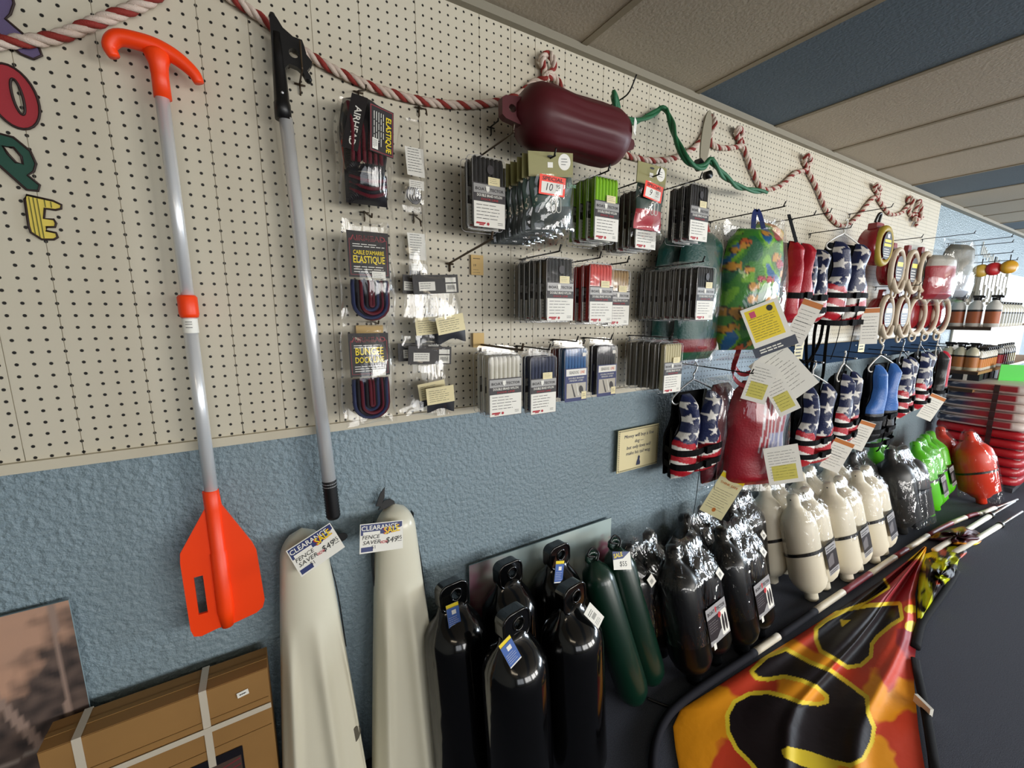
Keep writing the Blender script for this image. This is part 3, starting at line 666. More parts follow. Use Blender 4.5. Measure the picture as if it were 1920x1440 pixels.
# ================================================================ bagged bungee lines and small pouches
def crumple(b, w, h, d, m=0, n=20, seed=0, flare=.15):
    """a limp clear bag around the middle, hanging from z=0 down to -h"""
    def fn(front):
        def f(u, v):
            e = math.sin(math.pi*u)**.5*math.sin(math.pi*min(1, v*1.02))**.35 if v < .98 else 0
            q = noise.noise(Vector((u*3+seed, v*4, 3)))*.35
            return ((u-.5)*w*(.82+.18*math.sin(math.pi*v)+flare*v*v)+.12*math.sin(v*11+seed), (-1 if front else .25)*d*e+q*.35*(-1 if front else .3)-.06, -v*h+.3*noise.noise(Vector((u*2, seed, 1)))*(v > .95))
        return f
    b.grid(fn(True), n, n, m); b.grid(fn(False), n, n, m, flip=True)
def bungee(label, loc, title, w=4.3, h=10.5, rot=(0, 0, 0), twist=0., sub=(), coilc=('#24121a', '#141420')):
    t = thing('bungee_line_bag', label, 'rope pack', loc, rot=rot)
    b = MB(); cm = [mat('bungee_dark', '#17131c', .45, bump=('wave', 240, .001, 1.)), mat('bungee_red', '#6a1828', .45, bump=('wave', 240, .001, 1.)), mat('bungee_blue', '#2a3358', .45, bump=('wave', 240, .001, 1.))]
    for k in range(12):
        rr_ = .2+.3*(k//2); y_ = -.35-.34*(k % 2)-.02*k; zc = -h*.80+.12*(k % 3); xo = .25*math.sin(k*2.1)
        b.tube([(-rr_+xo*.3, y_, -6.2), (-rr_+xo*.6, y_-.1, -h*.6)]+[(xo*.6-rr_*math.cos(math.pi*q/8), y_-.1, zc-rr_*.9*math.sin(math.pi*q/8)) for q in range(9)]+[(rr_+xo*.6, y_-.1, -h*.6), (rr_+xo*.3, y_, -6.2)], .21, 8, k % 3)
    b.build('bungee_coil', cm, t)
    F = R90 @ Matrix.Translation((0, 0, 1.0)) @ Matrix.Rotation(twist, 4, 'Z')
    b = MB(); cw, ch = w-.15, 4.6; cy = -3.6
    b.box(0, 0, 0, cw, ch, .05, 0, F @ Matrix.Translation((0, cy, -.04)))
    for (x, y, ww, hh) in ((0, cy+1.5, cw-.4, .05), (0, cy-2.05, cw-.4, .05), (-cw/2+.2, cy-.3, .05, 3.55), (cw/2-.2, cy-.3, .05, 3.55)): b.rect(x, y, ww, hh, F, 4, .01)
    b.text('AIRHEAD', 0, cy+1.35, .52, F, 4, z=.02, bold=True, wmax=cw*.85); b.text('AIRHEAD', 0, cy+1.38, .44, F, 0, z=.035, wmax=cw*.78)
    b.lines(-cw*.38, cy+1.0, cw*.8, 2, .22, F, 1, .07, .02)
    for k, (s_, hh, wm) in enumerate(title): b.text(s_, 0, cy+.0-k*.85, hh, F, 2, z=.03, bold=True, wmax=wm)
    b.lines(-cw*.38, cy-1.25, cw*.8, 3, .25, F, 1, .07, .02)
    b.rect(cw*.22, cy-2.0, 1.4, .7, F, 1, .04); b.lines(cw*.22-.6, cy-1.85, 1.1, 3, .18, F, 3, .03, .05)
    b.build('label_card', [mat('label_black', '#191315', .55), white, yellow, ink, mat('label_red', '#8f2631', .5)], t)
    b = MB(); crumple(b, w+1.4, h*1.0, 1.5, seed=loc[2]); b.build('clear_bag', bagm, t)
    return t
bungee('bagged bungee line with yellow BUNGEE DOCK LINE label, lowest of the three', (9.7, -3, 59.3), [('BUNGEE', .75, 2.9), ('DOCK LINE', .62, 3.0)], h=11.5)
bungee('bagged bungee line with yellow ELASTIQUE label, middle of the three', (10.2, -3, 69.7), [("CABLE D'AMARRE", .4, 3.1), ('ELASTIQUE', .7, 3.2)], h=11)
# the top one is a taller bundle with its card turned on its side
t = thing('bungee_line_bag', 'topmost bagged bungee line with card turned sideways reading ELASTIQUE', 'rope pack', (10.6, -2.5, 81.3))
b = MB(); b.grid(lambda u, v: (2.35*(u-.5)*2*(.78+.22*math.sin(math.pi*v)), -.4-1.9*math.sin(math.pi*u)**.6*math.sin(math.pi*min(1, max(0, v)))**.4, -.3-v*6.9+.5*math.sin(u*3)), 20, 20, 0)
b.grid(lambda u, v: (2.1*(u-.5)*2, -.3-1.5*math.sin(math.pi*u)**.6*math.sin(math.pi*v)**.5, -6.8-v*3.2), 20, 12, 0)
for k in range(6): b.tube(smooth([(-1.6+k*.55, -1.6, -1), (-1.4+k*.5, -2.1, -3.2), (-1.5+k*.55, -1.9, -6.4)], 5), .2, 7, 1)
for k in range(6): b.tube(smooth([(-1.7, -.8, -7.2-k*.3), (0, -1.9, -7.7-k*.36), (1.8, -1.2, -7.3-k*.3)], 5), .2, 7, k % 2)
b.build('bungee_coil', [mats_ for mats_ in (MATS['bungee_dark'], MATS['bungee_red'])], t)
b = MB(); F = face(1.35, -2.35, -3.3, -math.pi/2-.06, .28)
b.box(0, 0, -.03, 4.4, 2.6, .05, 0, F); b.rect(0, 0, 4.2, 2.45, F, 4, .0); b.rect(0, 0, 4.05, 2.3, F, 0, .01)
b.text('ELASTIQUE', .2, .45, .55, F, 2, z=.03, bold=True, wmax=3.3); b.lines(-1.6, .15, 3.2, 5, .25, F, 1, .06, .02); b.rect(1.4, -.75, 1., .6, F, 1, .04); b.lines(1.0, -.6, .8, 4, .12, F, 3, .04, .05)
F2 = face(-1.2, -2.25, -3.0, -math.pi/2-.25, -.35); b.rect(0, 0, 5, 1.5, F2, 0, 0); b.text('AIRHEAD', .3, -.2, .6, F2, 1, z=.02, bold=True, wmax=3.6)
b.build('label_card', [MATS['label_black'], white, yellow, ink, MATS['label_red']], t)
b = MB(); crumple(b, 5.6, 11.2, 2.6, seed=2); b.build('clear_bag', bagm, t)
for lbl, x, z in (('brown wire hook holding the topmost bungee bag', 10.9, 83.3), ('brown wire hook holding the middle bungee bag', 10.8, 71.2), ('brown wire hook holding the lowest bungee bag', 10.9, 59.2)): peg_hook(lbl, x, z, 3.4, .09, brownwire, (0, -.4, .3), drop=-1.2 if z > 60 else -.2)
for lbl, x, z in (('short wire hook holding the upper small clear bag', 17.5, 83.3), ('short wire hook holding the lower small clear bag', 16.4, 71.6)): peg_hook(lbl, x, z, 2.2, .09, brownwire, (0, -.5, -.8), drop=-1.)

def small_bag(label, loc, w, h, seed):
    t = thing('parts_bag', label, 'bag', loc)
    b = MB(); b.poly([(-.9, -3.0), (1.2, -3.0), (1.3, -6.0), (-.7, -5.9)], R90, 0, .35); F = R90 @ Matrix.Translation((.2, 0, .37))
    b.lines(-.8, -3.2, 1.6, 9, .28, F, 1, .05, .01); b.rect(.1, -6.9, 1.7, 1.0, F, 0, .05); b.lines(-.6, -6.6, 1.4, 4, .2, F, 1, .04, .06); b.build('label_card', [white, ink], t)
    b = MB()
    for k in range(5): b.tube(smooth([(-.6+.25*k, -.4, -7.2), (-.9+.3*k, -.7, -8.4), (0+.1*k, -.8, -9.0+.1*k), (.7-.1*k, -.5, -8.2), (.2, -.4, -7.3)], 5), .09, 6)
    b.build('clip', mat('clear_grey', '#77777a', .3), t)
    b = MB(); crumple(b, w, h, .9, seed=seed); b.build('clear_bag', bagm, t)
    return t
small_bag('small clear bag with white instruction slip, upper of two beside the bungee bags', (16.0, -1.6, 81.2), 3.3, 9.8, 1.)
small_bag('crinkled clear bag with white instruction slip, lower of two beside the bungee bags', (16., -1.2, 72.2), 3.2, 9.6, 5.)

def pouch(label, loc, w=5.4, h=8.2, rot=(0, 0, 0), seed=0, grp=None):
    t = thing('header_pouch', label, 'bag', loc, rot=rot, group=grp)
    b = MB(); b.box(0, -.1, -1.0, w, .12, 2.1, 0); F = R90 @ Matrix.Translation((0, 0, .17))
    b.rect(-w*.2, -1.2, 1.9, 1.0, F, 1, .01); b.rect(w*.33, -.55, 1.3, .55, F, 1, .01); b.rect(w*.33, -1.45, 1.3, .95, F, 1, .01)
    b.lines(-w*.2-.8, -.9, 1.6, 3, .25, F, 2, .05, .02)
    for k in range(9): b.rect(w*.33-.45+k*.11, -1.4, .05, .5, F, 2, .02)
    b.build('header_card', [mat('header_black', '#171315', .5), white, ink], t)
    b = MB(); b.grid(lambda u, v: ((u-.35)*3.4+.8, -.5-.5*math.sin(math.pi*u)*math.sin(math.pi*v), -5.2-v*2.4-.25*math.cos(u*6)), 10, 8); b.build('sunglass_strap', mat('strap_grey', '#2a2c33', .5), t)
    b = MB(); F = face(1.0, -1.2, -5.6, .12); b.rect(0, 0, 3.4, 2.0, F, 0); b.rect(.3, .5, 2., .9, F, 0, .03); b.lines(-1.4, .6, 2.6, 6, .25, F, 1, .04, .04); b.build('insert_card', [cream, ink], t)
    b = MB(); crumple(b, w, h, 1.3, seed=seed, flare=.25); b.build('clear_bag', bagm, t)
    return t
pouch('bagged strap with black header card, upper pouch under the small clear bags', (17.6, -3.4, 64.4), rot=(0, -.06, -.05), seed=3.)
pouch('similar pouch tucked behind the upper black header card', (15.9, -2.2, 64.3), w=3.6, seed=4., rot=(0, .05, .1))
pouch('bagged strap with black header card, lower pouch near the pegboard edge', (16.8, -3.2, 56.2), w=5.2, rot=(0, .05, -.05), seed=7.)
pouch('similar pouch tucked behind the lower black header card', (15.9, -2., 56.6), w=5.2, rot=(0, 0, 0), seed=8.)
t = thing('hook_tag', 'small buff tag on the wall behind the lowest bungee bag', 'tag', (10.6, -.55, 57.8)); MB().box(0, 0, 0, 3, .06, 1.9).build('card', MATS['buff_card'], t)
t = thing('hook_tag', 'small buff tag on the wall above the white rope packs', 'tag', (24.5, -.55, 56.6)); MB().box(0, 0, 0, 1.6, .06, 1.9).build('card', MATS['buff_card'], t)

# ================================================================ leaning goods along the foot of the wall
ivory = mat('ivory_plastic', '#dedac6', .33, coat=.15)
def sale_card(parent, M, right=False):
    b = MB(); b.box(0, 0, -.03, 4.9, 3.2, .05, 0, M)
    b.quad([(-2.35, .75), (-2.35, 1.5), (2.35, 1.5), (2.35, .95), (.6, .2), (0, .35), (-2.35, .35)], M, 1, .01)
    b.text('CLEARANCE', -.25, .85, .5, M, 0, z=.03, bold=True, wmax=4.1)
    b.text('SALE', 1.15, .35, .75, M, 3, z=.045, bold=True, wmax=1.9, ang=.12); b.text('SALE', 1.18, .38, .7, M, 2, z=.06, bold=True, wmax=1.75, ang=.12)
    b.rect(-1.15, .5, 1.9, .4, M, 0, .02)
    b.text('FENCE', -1.25, -.1, .42, M, 4, z=.03, shear=.2, wmax=1.9); b.text('SAVER', -1.15, -.68, .42, M, 4, z=.03, shear=.2, wmax=2.0); b.text('51', -.9, -1.2, .36, M, 4, z=.03)
    b.quad([(-2.3, -1.45), (-1.0, -1.45), (-1.0, -.95), (-2.3, -.95)], M, 1, .01)
    b.text('NOW', .25, -.75, .32, M, 3, z=.03, bold=True, wmax=.8); b.text('$49', 1.1, -.75, .62, M, 4, z=.03, shear=.15); b.text('95', 2.05, -.5, .4, M, 4, z=.03); b.rect(2.05, -.68, .5, .05, M, 4, .03)
    return b.build('sale_card', [white, mat('sale_navy', '#27356e', .5), yellow, mat('sale_red', '#c2182c', .5), ink], parent)
def dock_guard(label, loc, rot, top_w, mid_w, Hh, cardM):
    t = thing('dock_guard', label, 'dock bumper', loc, rot=rot)
    b = MB()
    def fn(u, v):
        z = Hh*(1-v); s_ = min(1, v*9); cap = math.sqrt(max(0, 1-(1-min(1, v*13))**2))
        w_ = lerp(top_w, mid_w, min(1, v**.85)); hw = w_/2*cap
        a = math.pi*u; x = -hw*math.cos(a); k = max(0, min(1, (v-.26)*5))
        xo = (u-.5)
        fl = sum(math.exp(-((xo*w_*.95-c-(v-.3)*(c*1.1+.6))**2)/.2) for c in (-1.5, .3, 2.1))*k
        y = -(2.6+.9*v)*math.sin(a)**.55*cap-.8*fl
        return (x, y-.3, z)
    b.grid(fn, 56, 70, 0)
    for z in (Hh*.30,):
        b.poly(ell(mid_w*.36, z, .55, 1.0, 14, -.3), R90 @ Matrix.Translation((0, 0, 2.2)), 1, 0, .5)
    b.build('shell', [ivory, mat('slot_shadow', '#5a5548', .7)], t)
    b = MB(); zz = Hh*.985; x0 = top_w/2+.1
    b.ribbon(smooth([(x0+.1, -.5, zz-1), (x0+.2, -.4, zz-3), (x0+.9, -.3, zz-8), (x0+1.3, -.3, zz-15)], 4), .9, .1); b.build('strap', black, t)
    sale_card(t, cardM)
    return t
g = dock_guard('long ivory dock bumper with CLEARANCE SALE card laid across its top, beside the cardboard box', (1.9, -3.6, 0), (-.10, 0, 0), 4.2, 9.6, 36.2, face(1.1, -3.4, 34.6, .38, 0, -.45))
b = MB(); b.poly(ell(0, 0, 1.1, .55, 16), R90, 0, 0, .25); b.poly([(-.6, .3), (-.2, .2), (-.3, 1.2), (-.6, 2.0), (-.9, 1.2)], R90, 0, 0, .25); b.build('cleat', black, g, (3.6, -.8, 34.2))
g = dock_guard('long ivory dock bumper with its sale card tucked behind the rounded tip', (11.6, -3.6, 0), (-.10, .02, 0), 4.2, 9.4, 36.6, face(-2.4, -3.9, 34.2, -.12, 0, -.25))
b = MB(); b.poly([(-.9, 0), (1.2, -.1), (1.1, .7), (.6, 1.1), (-.2, 1.0)], R90, 0, 0, .25); b.poly([(-1.2, .6), (-.6, .4), (-.1, 1.5), (.0, 2.7), (-.6, 2.0)], R90, 0, .1, .25); b.build('cleat', black, g, (-1.0, -.3, 36.2))
b = MB(); b.ribbon(smooth([(-2.7, -1.6, 35.), (-2.9, -.3, 32), (-2.9, -.2, 27), (-2.6, -.2, 20)], 4), .9, .12, side=(0, 1, 0)); b.build('strap', black, g)

# landscape pictures standing/pinned at the bottom of the wall
def picture(name, label, x0, x1, z0, z1, fn, nx=90, nz=60, y=-.3):
    t = thing(name, label, 'picture', ((x0+x1)/2, y, z0)); b = MB(); w_ = x1-x0; h_ = z1-z0
    b.grid(lambda u, v: ((u-.5)*w_, -.06, v*h_), nx, nz, 0, colfn=fn); b.box(0, .05, h_/2, w_, .2, h_, 1)
    b.build('print', [mat('print_paint', rough=.45, vcol=True), mat('print_edge', '#8fa3a8', .6)], t); return t
def mixc(a, c, t): t = max(0, min(1, t)); return tuple(lerp(p, q, t) for p, q in zip(a, c))
def nz(x, y, s=0): return noise.noise(Vector((x, y, s)))
def treepic(u, v):
    sky = mixc(lin('#d2a184'), lin('#b5917c'), v*.9+.3*nz(u*6, v*14)); wood = mixc(lin('#6b5a52'), lin('#37302f'), .5+.9*nz(u*22, v*22))
    e = .18+.55*(1-u)+.25*nz(u*5, v*4, 3); c = mixc(sky, wood, (.98-(1-u)*1.0+.16*nz(u*7, v*9, 3)+.1*nz(u*23, v*27, 5)-v)*7) if v > .25 else wood
    if v < .12: c = mixc(lin('#a08478'), c, v*5)
    if abs(u-(.98-.33*v)) < .012+.008*(1-v) or abs(u-(.93+.02*v)) < .008: c = lin('#9a8377')
    if abs(v-.28-.12*u) < .008: c = lin('#8c8078')
    return c
picture('landscape_print', 'misty tree and brushwood picture on the wall behind the cardboard box', -40, -17.2, 12, 34.4, treepic)
def lakepic(u, v):
    c = mixc(lin('#b7cac9'), lin('#dcdccb'), .5+.6*nz(u*4, v*6)+(.4-v)*.9)
    h_ = .35+.3*abs(nz(u*3, 2))+max(0, .35-u)*.9; c = mixc(c, lin('#a89d80'), (h_-v)*3)
    d = math.hypot((u-.93)*1.5, (v-.62)*.9); c = mixc(c, lin('#b06a84'), (.16+.1*nz(u*20, v*20)-d)*9); c = mixc(c, lin('#a0607a'), (.5-u-.3*v+.15*nz(u*15, v*15))*3*(1 if u < .45 else 0))
    return c
picture('landscape_print', 'pale lake landscape picture on the wall behind the big black fenders', 22.6, 50.4, 8, 24.3, lakepic)
t = thing('wall_sign', 'cream sign with rope border and dog verse beside the starry vest', 'sign', (56.3, -.35, 32.4))
F = R90; b = MB(); b.box(0, 0, 3.85, 10.3, .2, 7.7, 0); F = R90 @ Matrix.Translation((0, 0, .12))
for s_ in (-1, 1):
    for k in range(30): b.quad([(-4.9+k*.335, 3.85+s_*3.62-.12), (-4.75+k*.335, 3.85+s_*3.62-.12), (-4.62+k*.335, 3.85+s_*3.62+.12), (-4.77+k*.335, 3.85+s_*3.62+.12)], F, 1, .01)
    for k in range(22): b.quad([(s_*4.9-.12, .3+k*.335), (s_*4.9+.12, .38+k*.335), (s_*4.9+.12, .53+k*.335), (s_*4.9-.12, .45+k*.335)], F, 1, .01)
for k, (s_, w_) in enumerate((('Money will buy a fine', 7.4), ('dog \u2014', 2.2), ('but only love will', 6.0), ('make his tail wag.', 6.2))): b.text(s_, 0, 6.1-k*1.05, .62, F, 2, z=.02, wmax=w_, shear=.15)
b.poly([(-.5, .7), (.5, .7), (.55, 1.2), (.35, 1.7), (.45, 2.2), (.2, 2.5), (-.1, 2.3), (-.1, 1.9), (-.35, 1.4)], F, 2, .02)
b.build('board', [cream, mat('border_dark', '#3a3426', .6), mat('sign_ink', '#39405e', .6)], t)
t = thing('wall_disc', 'round wooden disc with a drawn pattern on the wall before the vest row', 'plaque', (110.5, -.2, 46.6))
b = MB(); b.poly(ell(0, 0, 3.6, 3.8, 32), R90, 0, 0, .35); b.tube([(x, -.38, z) for x, z in ell(0, 0, 3.3, 3.5, 32)], .07, 5, 1, True)
for k in range(5): b.tube([(-2+k, -.4, -1.5+.3*k), (-1.7+k, -.4, .3+.2*(k % 2))], .1, 5, 2)
b.tube([(x, -.4, z) for x, z in ell(.3, -1.2, 1.2, .9, 20)], .1, 5, 1, True); b.build('disc', [mat('pale_wood', '#b9ab8c', .6), mat('dark_wood', '#3f4648', .6), mat('tan_wood', '#a0703c', .6)], t)

# cardboard carton
cb_ = mat('cardboard', '#966f3c', .75, noise_amt=.25, nscale=9); tape = mat('strapping', '#c8bfae', .45)
t = thing('cardboard_box', 'flat brown cardboard carton with pale packing straps leaning by the wall', 'box', (-11., -2.7, 0))
b = MB(); b.box(0, 0, 11.7, 16.8, 3.2, 23.4); b.box(0, -1.63, 22.6, 16.7, .08, 1.5); b.box(0, 0, 23.43, 16.8, .5, .06, 1); b.box(0, -1.66, 20.0, 16.5, .05, .1, 1); b.box(0, -1.66, 16.6, 16.5, .05, .08, 1); b.build('carton', [cb_, mat('cardboard_edge', '#8a6838', .8)], t)
for x in (-6.0, 2.9): b = MB(); b.ribbon([(x, 1.65, 1), (x, 1.65, 23.5), (x, -1.68, 23.5), (x, -1.72, .5)], .62, .06, 0, side=(1, 0, 0)); b.build('strap', tape, t)
b = MB(); b.ribbon([(-8.4, -1.76, 19.0), (8.4, -1.76, 19.0)], .6, .06, 0, side=(0, 0, 1)); b.build('strap', tape, t)
b = MB(); F = face(6.1, -1.75, 21.6, .12); b.rect(0, 0, 1.0, .6, F, 0); b.lines(-.3, 0, .6, 1, .2, F, 1, .12, .04); b.build('sticker', [white, ink], t)
b = MB(); F = face(2.6, -1.7, 11.6); b.rect(0, 0, 5.8, 8, F, 0); b.rect(0, -.2, 5.4, 6.4, F, 1, .03)
for k in range(8): b.quad([(-2.6, 1.5-k*.7), (2.6, 2.6-k*.7), (2.6, 2.75-k*.7), (-2.6, 1.6-k*.7)], F, 2, .04)
b.build('printed_panel', [mat('panel_black', '#15131a', .4), mat('panel_brown', '#4b3a32', .5), mat('panel_red', '#7a2430', .5)], t)

# big black fenders with flat eyes
gb = mat('gloss_black_vinyl', '#050506', .14, coat=.4)
def hang_card(parent, M, kind='blue'):
    b = MB(); b.box(0, 0, 0, 1.7, 3.2, .04, 0, M)
    if kind == 'blue':
        b.rect(0, -.2, 1.7, 2.8, M, 1, .03); b.rect(0, 1.35, 1.7, .5, M, 2, .03); b.rect(0, -1.5, 1.7, .15, M, 0, .04); b.rect(.1, .5, .6, .55, M, 0, .05); b.lines(-.7, -.1, 1.4, 5, .25, M, 0, .03, .05)
    else:
        b.lines(-.6, .9, 1.2, 2, .3, M, 3, .1, .03)
        for k in range(8): b.rect(-.4+k*.1, 0, .05, .6, M, 3, .03)
        b.lines(-.6, -.7, 1.2, 3, .25, M, 3, .05, .03)
    b.build('price_tag', [white, mat('tag_blue', '#3c63ad', .5), yellow, ink], parent)
def big_fender(label, loc, tagM=None, kind='blue', rot=(0, 0, 0), sc_=1.):
    t = thing('black_fender', label, 'fender', loc, rot=rot); t.scale = (.95,)*3
    b = MB(); b.lathe([(.3, 1.5), (.8, 2.8), (1.8, 3.8), (3.2, 4.2), (19.5, 4.2), (21.2, 4.0), (22.3, 3.5, 3.3), (23.2, 2.9, 2.4), (23.9, 2.4, 1.6), (24.6, 2.15, 1.1), (25.2, 2.0, .9)], 60, 0, None, rib(8, .02, 3, 20, duty=.35)); b.build('body', gb, t)
    b = MB(); b.poly(rrect(4.1, 3.6, 1.1, 5, 0, 26.1)+[], R90, 0, -.85, 1.7, [ell(.25, 26.3, .72, .72, 20)])
    b.tube([(x, -.86, z) for x, z in ell(.25, 26.3, .8, .8, 20)], .16, 6, 0, True); b.tube([(x, -.8, z) for x, z in rrect(4.0, 3.5, 1.1, 5, 0, 26.1)], .2, 6, 0, True); b.build('rope_eye', gb, t)
    if tagM: hang_card(t, tagM, kind)
    return t
bfr = (-.06, 0, 0)
big_fender('big black fender beside the ivory dock bumpers with a blue and yellow tag', (18.2, -8.0, 0), face(-.9, -2.0, 24.4, .03, -.1, -.1), rot=(-.12, 0, .1))
big_fender('big black fender without a tag, standing against the lake picture', (26.8, -6.4, -.4), rot=(-.08, 0, .1))
big_fender('foremost big black fender with a slanted blue and yellow tag', (22.3, -15.4, 0), face(-2.4, -2.4, 25.0, .35, -.1, -.2), rot=(-.08, 0, .15))
big_fender('tall black fender under the lake picture tree with a slanted blue tag', (35.2, -6.0, -.4), face(-1.3, -2.0, 24.6, -.3, 0, -.15), rot=(-.06, 0, .1))
big_fender('big black fender with a white barcode tag beside the green fenders', (31.0, -15.2, 0), face(1.4, -2.8, 24.0, .62, -.1, -.25), 'white', rot=(-.08, 0, .15))
# slim green fenders
gg_ = mat('dark_green_vinyl', '#0b2c20', .3, coat=.2)
def slim(label, loc, rot, card=False):
    t = thing('green_fender', label, 'fender', loc, rot=rot)
    MB().lathe([(0, .8), (.6, 1.6), (1.8, 2.35), (3, 2.55), (20.5, 2.55), (22, 2.1), (22.9, 1.2), (23.6, .9)], 40, 0, None, rib(8, .015, 3, 20)).build('body', gg_, t)
    b = MB(); b.tube([(.9*math.cos(a/8*math.pi*2), 0, 24.1+.75*math.sin(a/8*math.pi*2)) for a in range(8)], .38, 7, 0, True); b.build('rope_eye', gg_, t)
    b = MB(); b.tube(smooth([(.2, -.6, 24.2), (-.8, -.4, 24.9), (.6, 0, 25.3), (1.1, -.5, 24.4), (.2, -.9, 23.6)], 5), .16, 6); b.build('cord', black, t)
    if card:
        M = face(-1.2, -2.6, 22.6, -.45, .1, -.2); b = MB(); b.box(0, 0, 0, 3.6, 2.6, .05, 0, M); b.quad([(-1.8, .1), (-1.8, 1.3), (1.7, 1.3), (.2, .3)], M, 1, .03); b.text('SALE', -.7, .5, .6, M, 2, z=.05, bold=True, ang=.2); b.text('$55', .2, -.8, .7, M, 3, z=.04); b.build('sale_card', [white, MATS['sale_navy'], yellow, ink], t)
    return t
slim('slim dark green fender leaning next to the barcode tagged black one', (45.2, -12.4, .2), (-.26, -.2, 0))
slim('slim dark green fender with a folded SALE card at its neck', (50.2, -11.4, .2), (-.25, -.18, 0), True)
t = thing('cord_end', 'loose black cord end lying on the carpet below the green fenders', 'cord', (47, -13, .2)); MB().tube(smooth([(0, 0, .2), (.8, -1.2, .1), (2.6, -3.6, .0)], 5), .22, 7).build('cord', black, t)

# bagged fender pairs
vin = {'black': mat('satin_black_vinyl', '#08090b', .3, spec=.35), 'ivory': mat('ivory_vinyl', '#f0e8d2', .38), 'grey': mat('charcoal_vinyl', '#2c2c2c', .4), 'lime': mat('lime_vinyl', '#58c412', .38), 'orange': mat('coral_vinyl', '#e03a20', .4)}
def pair(label, loc, col, rotz=0., n=2, wrapz=0., sticker=None, cardon=True, gap=7.6, rr=4.1, hh=27., lean=(0, 0), skirt=9., strapz=12.5):
    t = thing('bagged_fenders', label, 'fender pack', loc, rot=(lean[0], lean[1], rotz)); t.scale = (.84,)*3
    s_ = hh/27.
    for k in range(n):
        x = (k-(n-1)/2)*gap
        o = MB().lathe([(0, 1.0), (.5, 1.5), (2.2, 1.5), (2.8, 2.5), (4, 3.5), (5.5, rr), (19*s_, rr), (20.6*s_, rr*.93), (22*s_, rr*.72), (23.3*s_, 1.9), (24*s_, 1.5), (26.2*s_, 1.45), (26.9*s_, .9)], 44, 0, None, rib(8, .02, 5.5, 19*s_, .8, .4)).build('fender', vin[col], t, (x, 0, 0))
        b = MB(); b.tube([(1.5*math.cos(a/10*math.pi*2), .2*math.sin(a/10*math.pi*4), 26.1*s_+.5*math.cos(a/10*math.pi*2)) for a in range(10)], .17, 6, 0, True); b.build('cord_ring', black, o)
    if col != 'black':
        b = MB(); W2 = gap*(n-1)/2+rr+.12; D2 = rr+.12; pts = []; 
        for k in range(40):
            a = 2*math.pi*k/40; cx = gap*(n-1)/2*(1 if math.cos(a) > 0 else -1); pts.append((cx+math.cos(a)*D2, math.sin(a)*D2, strapz-1.0*math.sin(a)+.05*cx))
        b.ribbon(pts+[pts[0]], .75, .1, side=(0, 0, 1)); b.build('strap', black, t)
    b = MB(); Wb = gap*(n-1)/2+rr+.35; Db = rr+.4
    sd = random.uniform(0, 50)
    def fn(u, v):
        a = 2*math.pi*u; z = lerp(27.8*s_, skirt, v); k = interp([(0, .12), (.05, .32), (.16, .45), (.3, .8), (.42, 1.0), (1, 1.)], v)[0]
        wr = 1+.05*nz(math.cos(a)*3+sd, math.sin(a)*3+v*2)*(1.3-v)+.03*math.sin(18*u*math.pi+sd+4*v)*(1-v)
        kx = lerp(1, k, .62) if v < .42 else 1
        c, s2 = math.cos(a), math.sin(a); q = .62
        return (Wb*kx*wr*math.copysign(abs(c)**q, c)*(1 if v > .06 else .7+5*v), Db*k*wr*math.copysign(abs(s2)**.8, s2), z+(.7*math.cos(2*a)*(1-v)*.8 if n > 1 else 0))
    b.grid(fn, 56, 40, 0, wrap=True); b.build('clear_bag', bagdark, t)
    if cardon:
        b = MB(); Y = -(Db+.05); cw = 7.2 if col == 'black' else 6.2; cz = 11.5 if col == 'black' else 10.5; F = face(.4, Y-.05, cz, .0)
        if col == 'black':
            b.rect(0, 2.5, cw, 2.0, F, 3); b.text('BOAT', -1.9, 2.1, .62, F, 1, z=.05, bold=True, wmax=2.5); b.text('TECTOR', 1.6, 2.1, .62, F, 1, z=.05, bold=True, wmax=3.1); b.quad([(-.45, 2.95), (.05, 2.95), (.05, 2.2), (-.2, 1.8), (-.45, 2.2)], F, 4, .05)
            b.rect(0, -.9, cw, 4.9, F, 1, .01); b.lines(-3.2, .8, 3.2, 5, .45, F, 5, .14, .04); b.quad([(-3.6, -3.3), (3.6, -3.3), (3.6, -1.4), (.5, -1.6), (-1.2, -2.6), (-3.6, -2.4)], F, 3, .03)
            b.poly(rrect(2.5, 4.6, .4, 3, 2.1, -.7), F, 0, .05); b.poly(ell(1.65, -.8, .42, 1.7, 12), F, 1, .07); b.poly(ell(2.65, -.8, .42, 1.7, 12), F, 1, .07); b.poly(ell(.75, 1.1, .55, .55, 14), F, 4, .07)
            b.rect(-2.4, -3.6, .9, 1.2, F, 0, .06)
        else:
            b.rect(0, 2.3, cw, 1.8, F, 3); b.rect(0, -.6, cw, 4.1, F, 1); b.quad([(-2.6, -1.9), (.6, -1.7), (.8, .8), (-.4, .9), (-2.6, 0)], F, 5, .03); b.lines(-2.6, 2.5, 5, 2, .6, F, 1, .2, .04); b.rect(0, -3.2, cw, 1.3, F, 3, .01); b.lines(-2.6, -3.1, 5, 2, .4, F, 1, .15, .04)
        b.build('label_card', [white, mat('fender_card_dark', '#2b272d', .35), navy, mat('fender_card_silver', '#a5a4a6', .35), mat('fender_card_red', '#c0242c', .5), mat('fender_card_grey', '#6d686b', .4)], t)
    if sticker:
        b = MB(); F = face(sticker[0], -(Db+.12), sticker[1], .3, 0, -.35); b.box(0, 0, 0, 1.9, 1.7, .04, 0, F)
        for k in range(7): b.rect(-.45+k*.13, -.1, .06, .7, F, 1, .03)
        b.build('sticker', [white, ink], t)
    return t

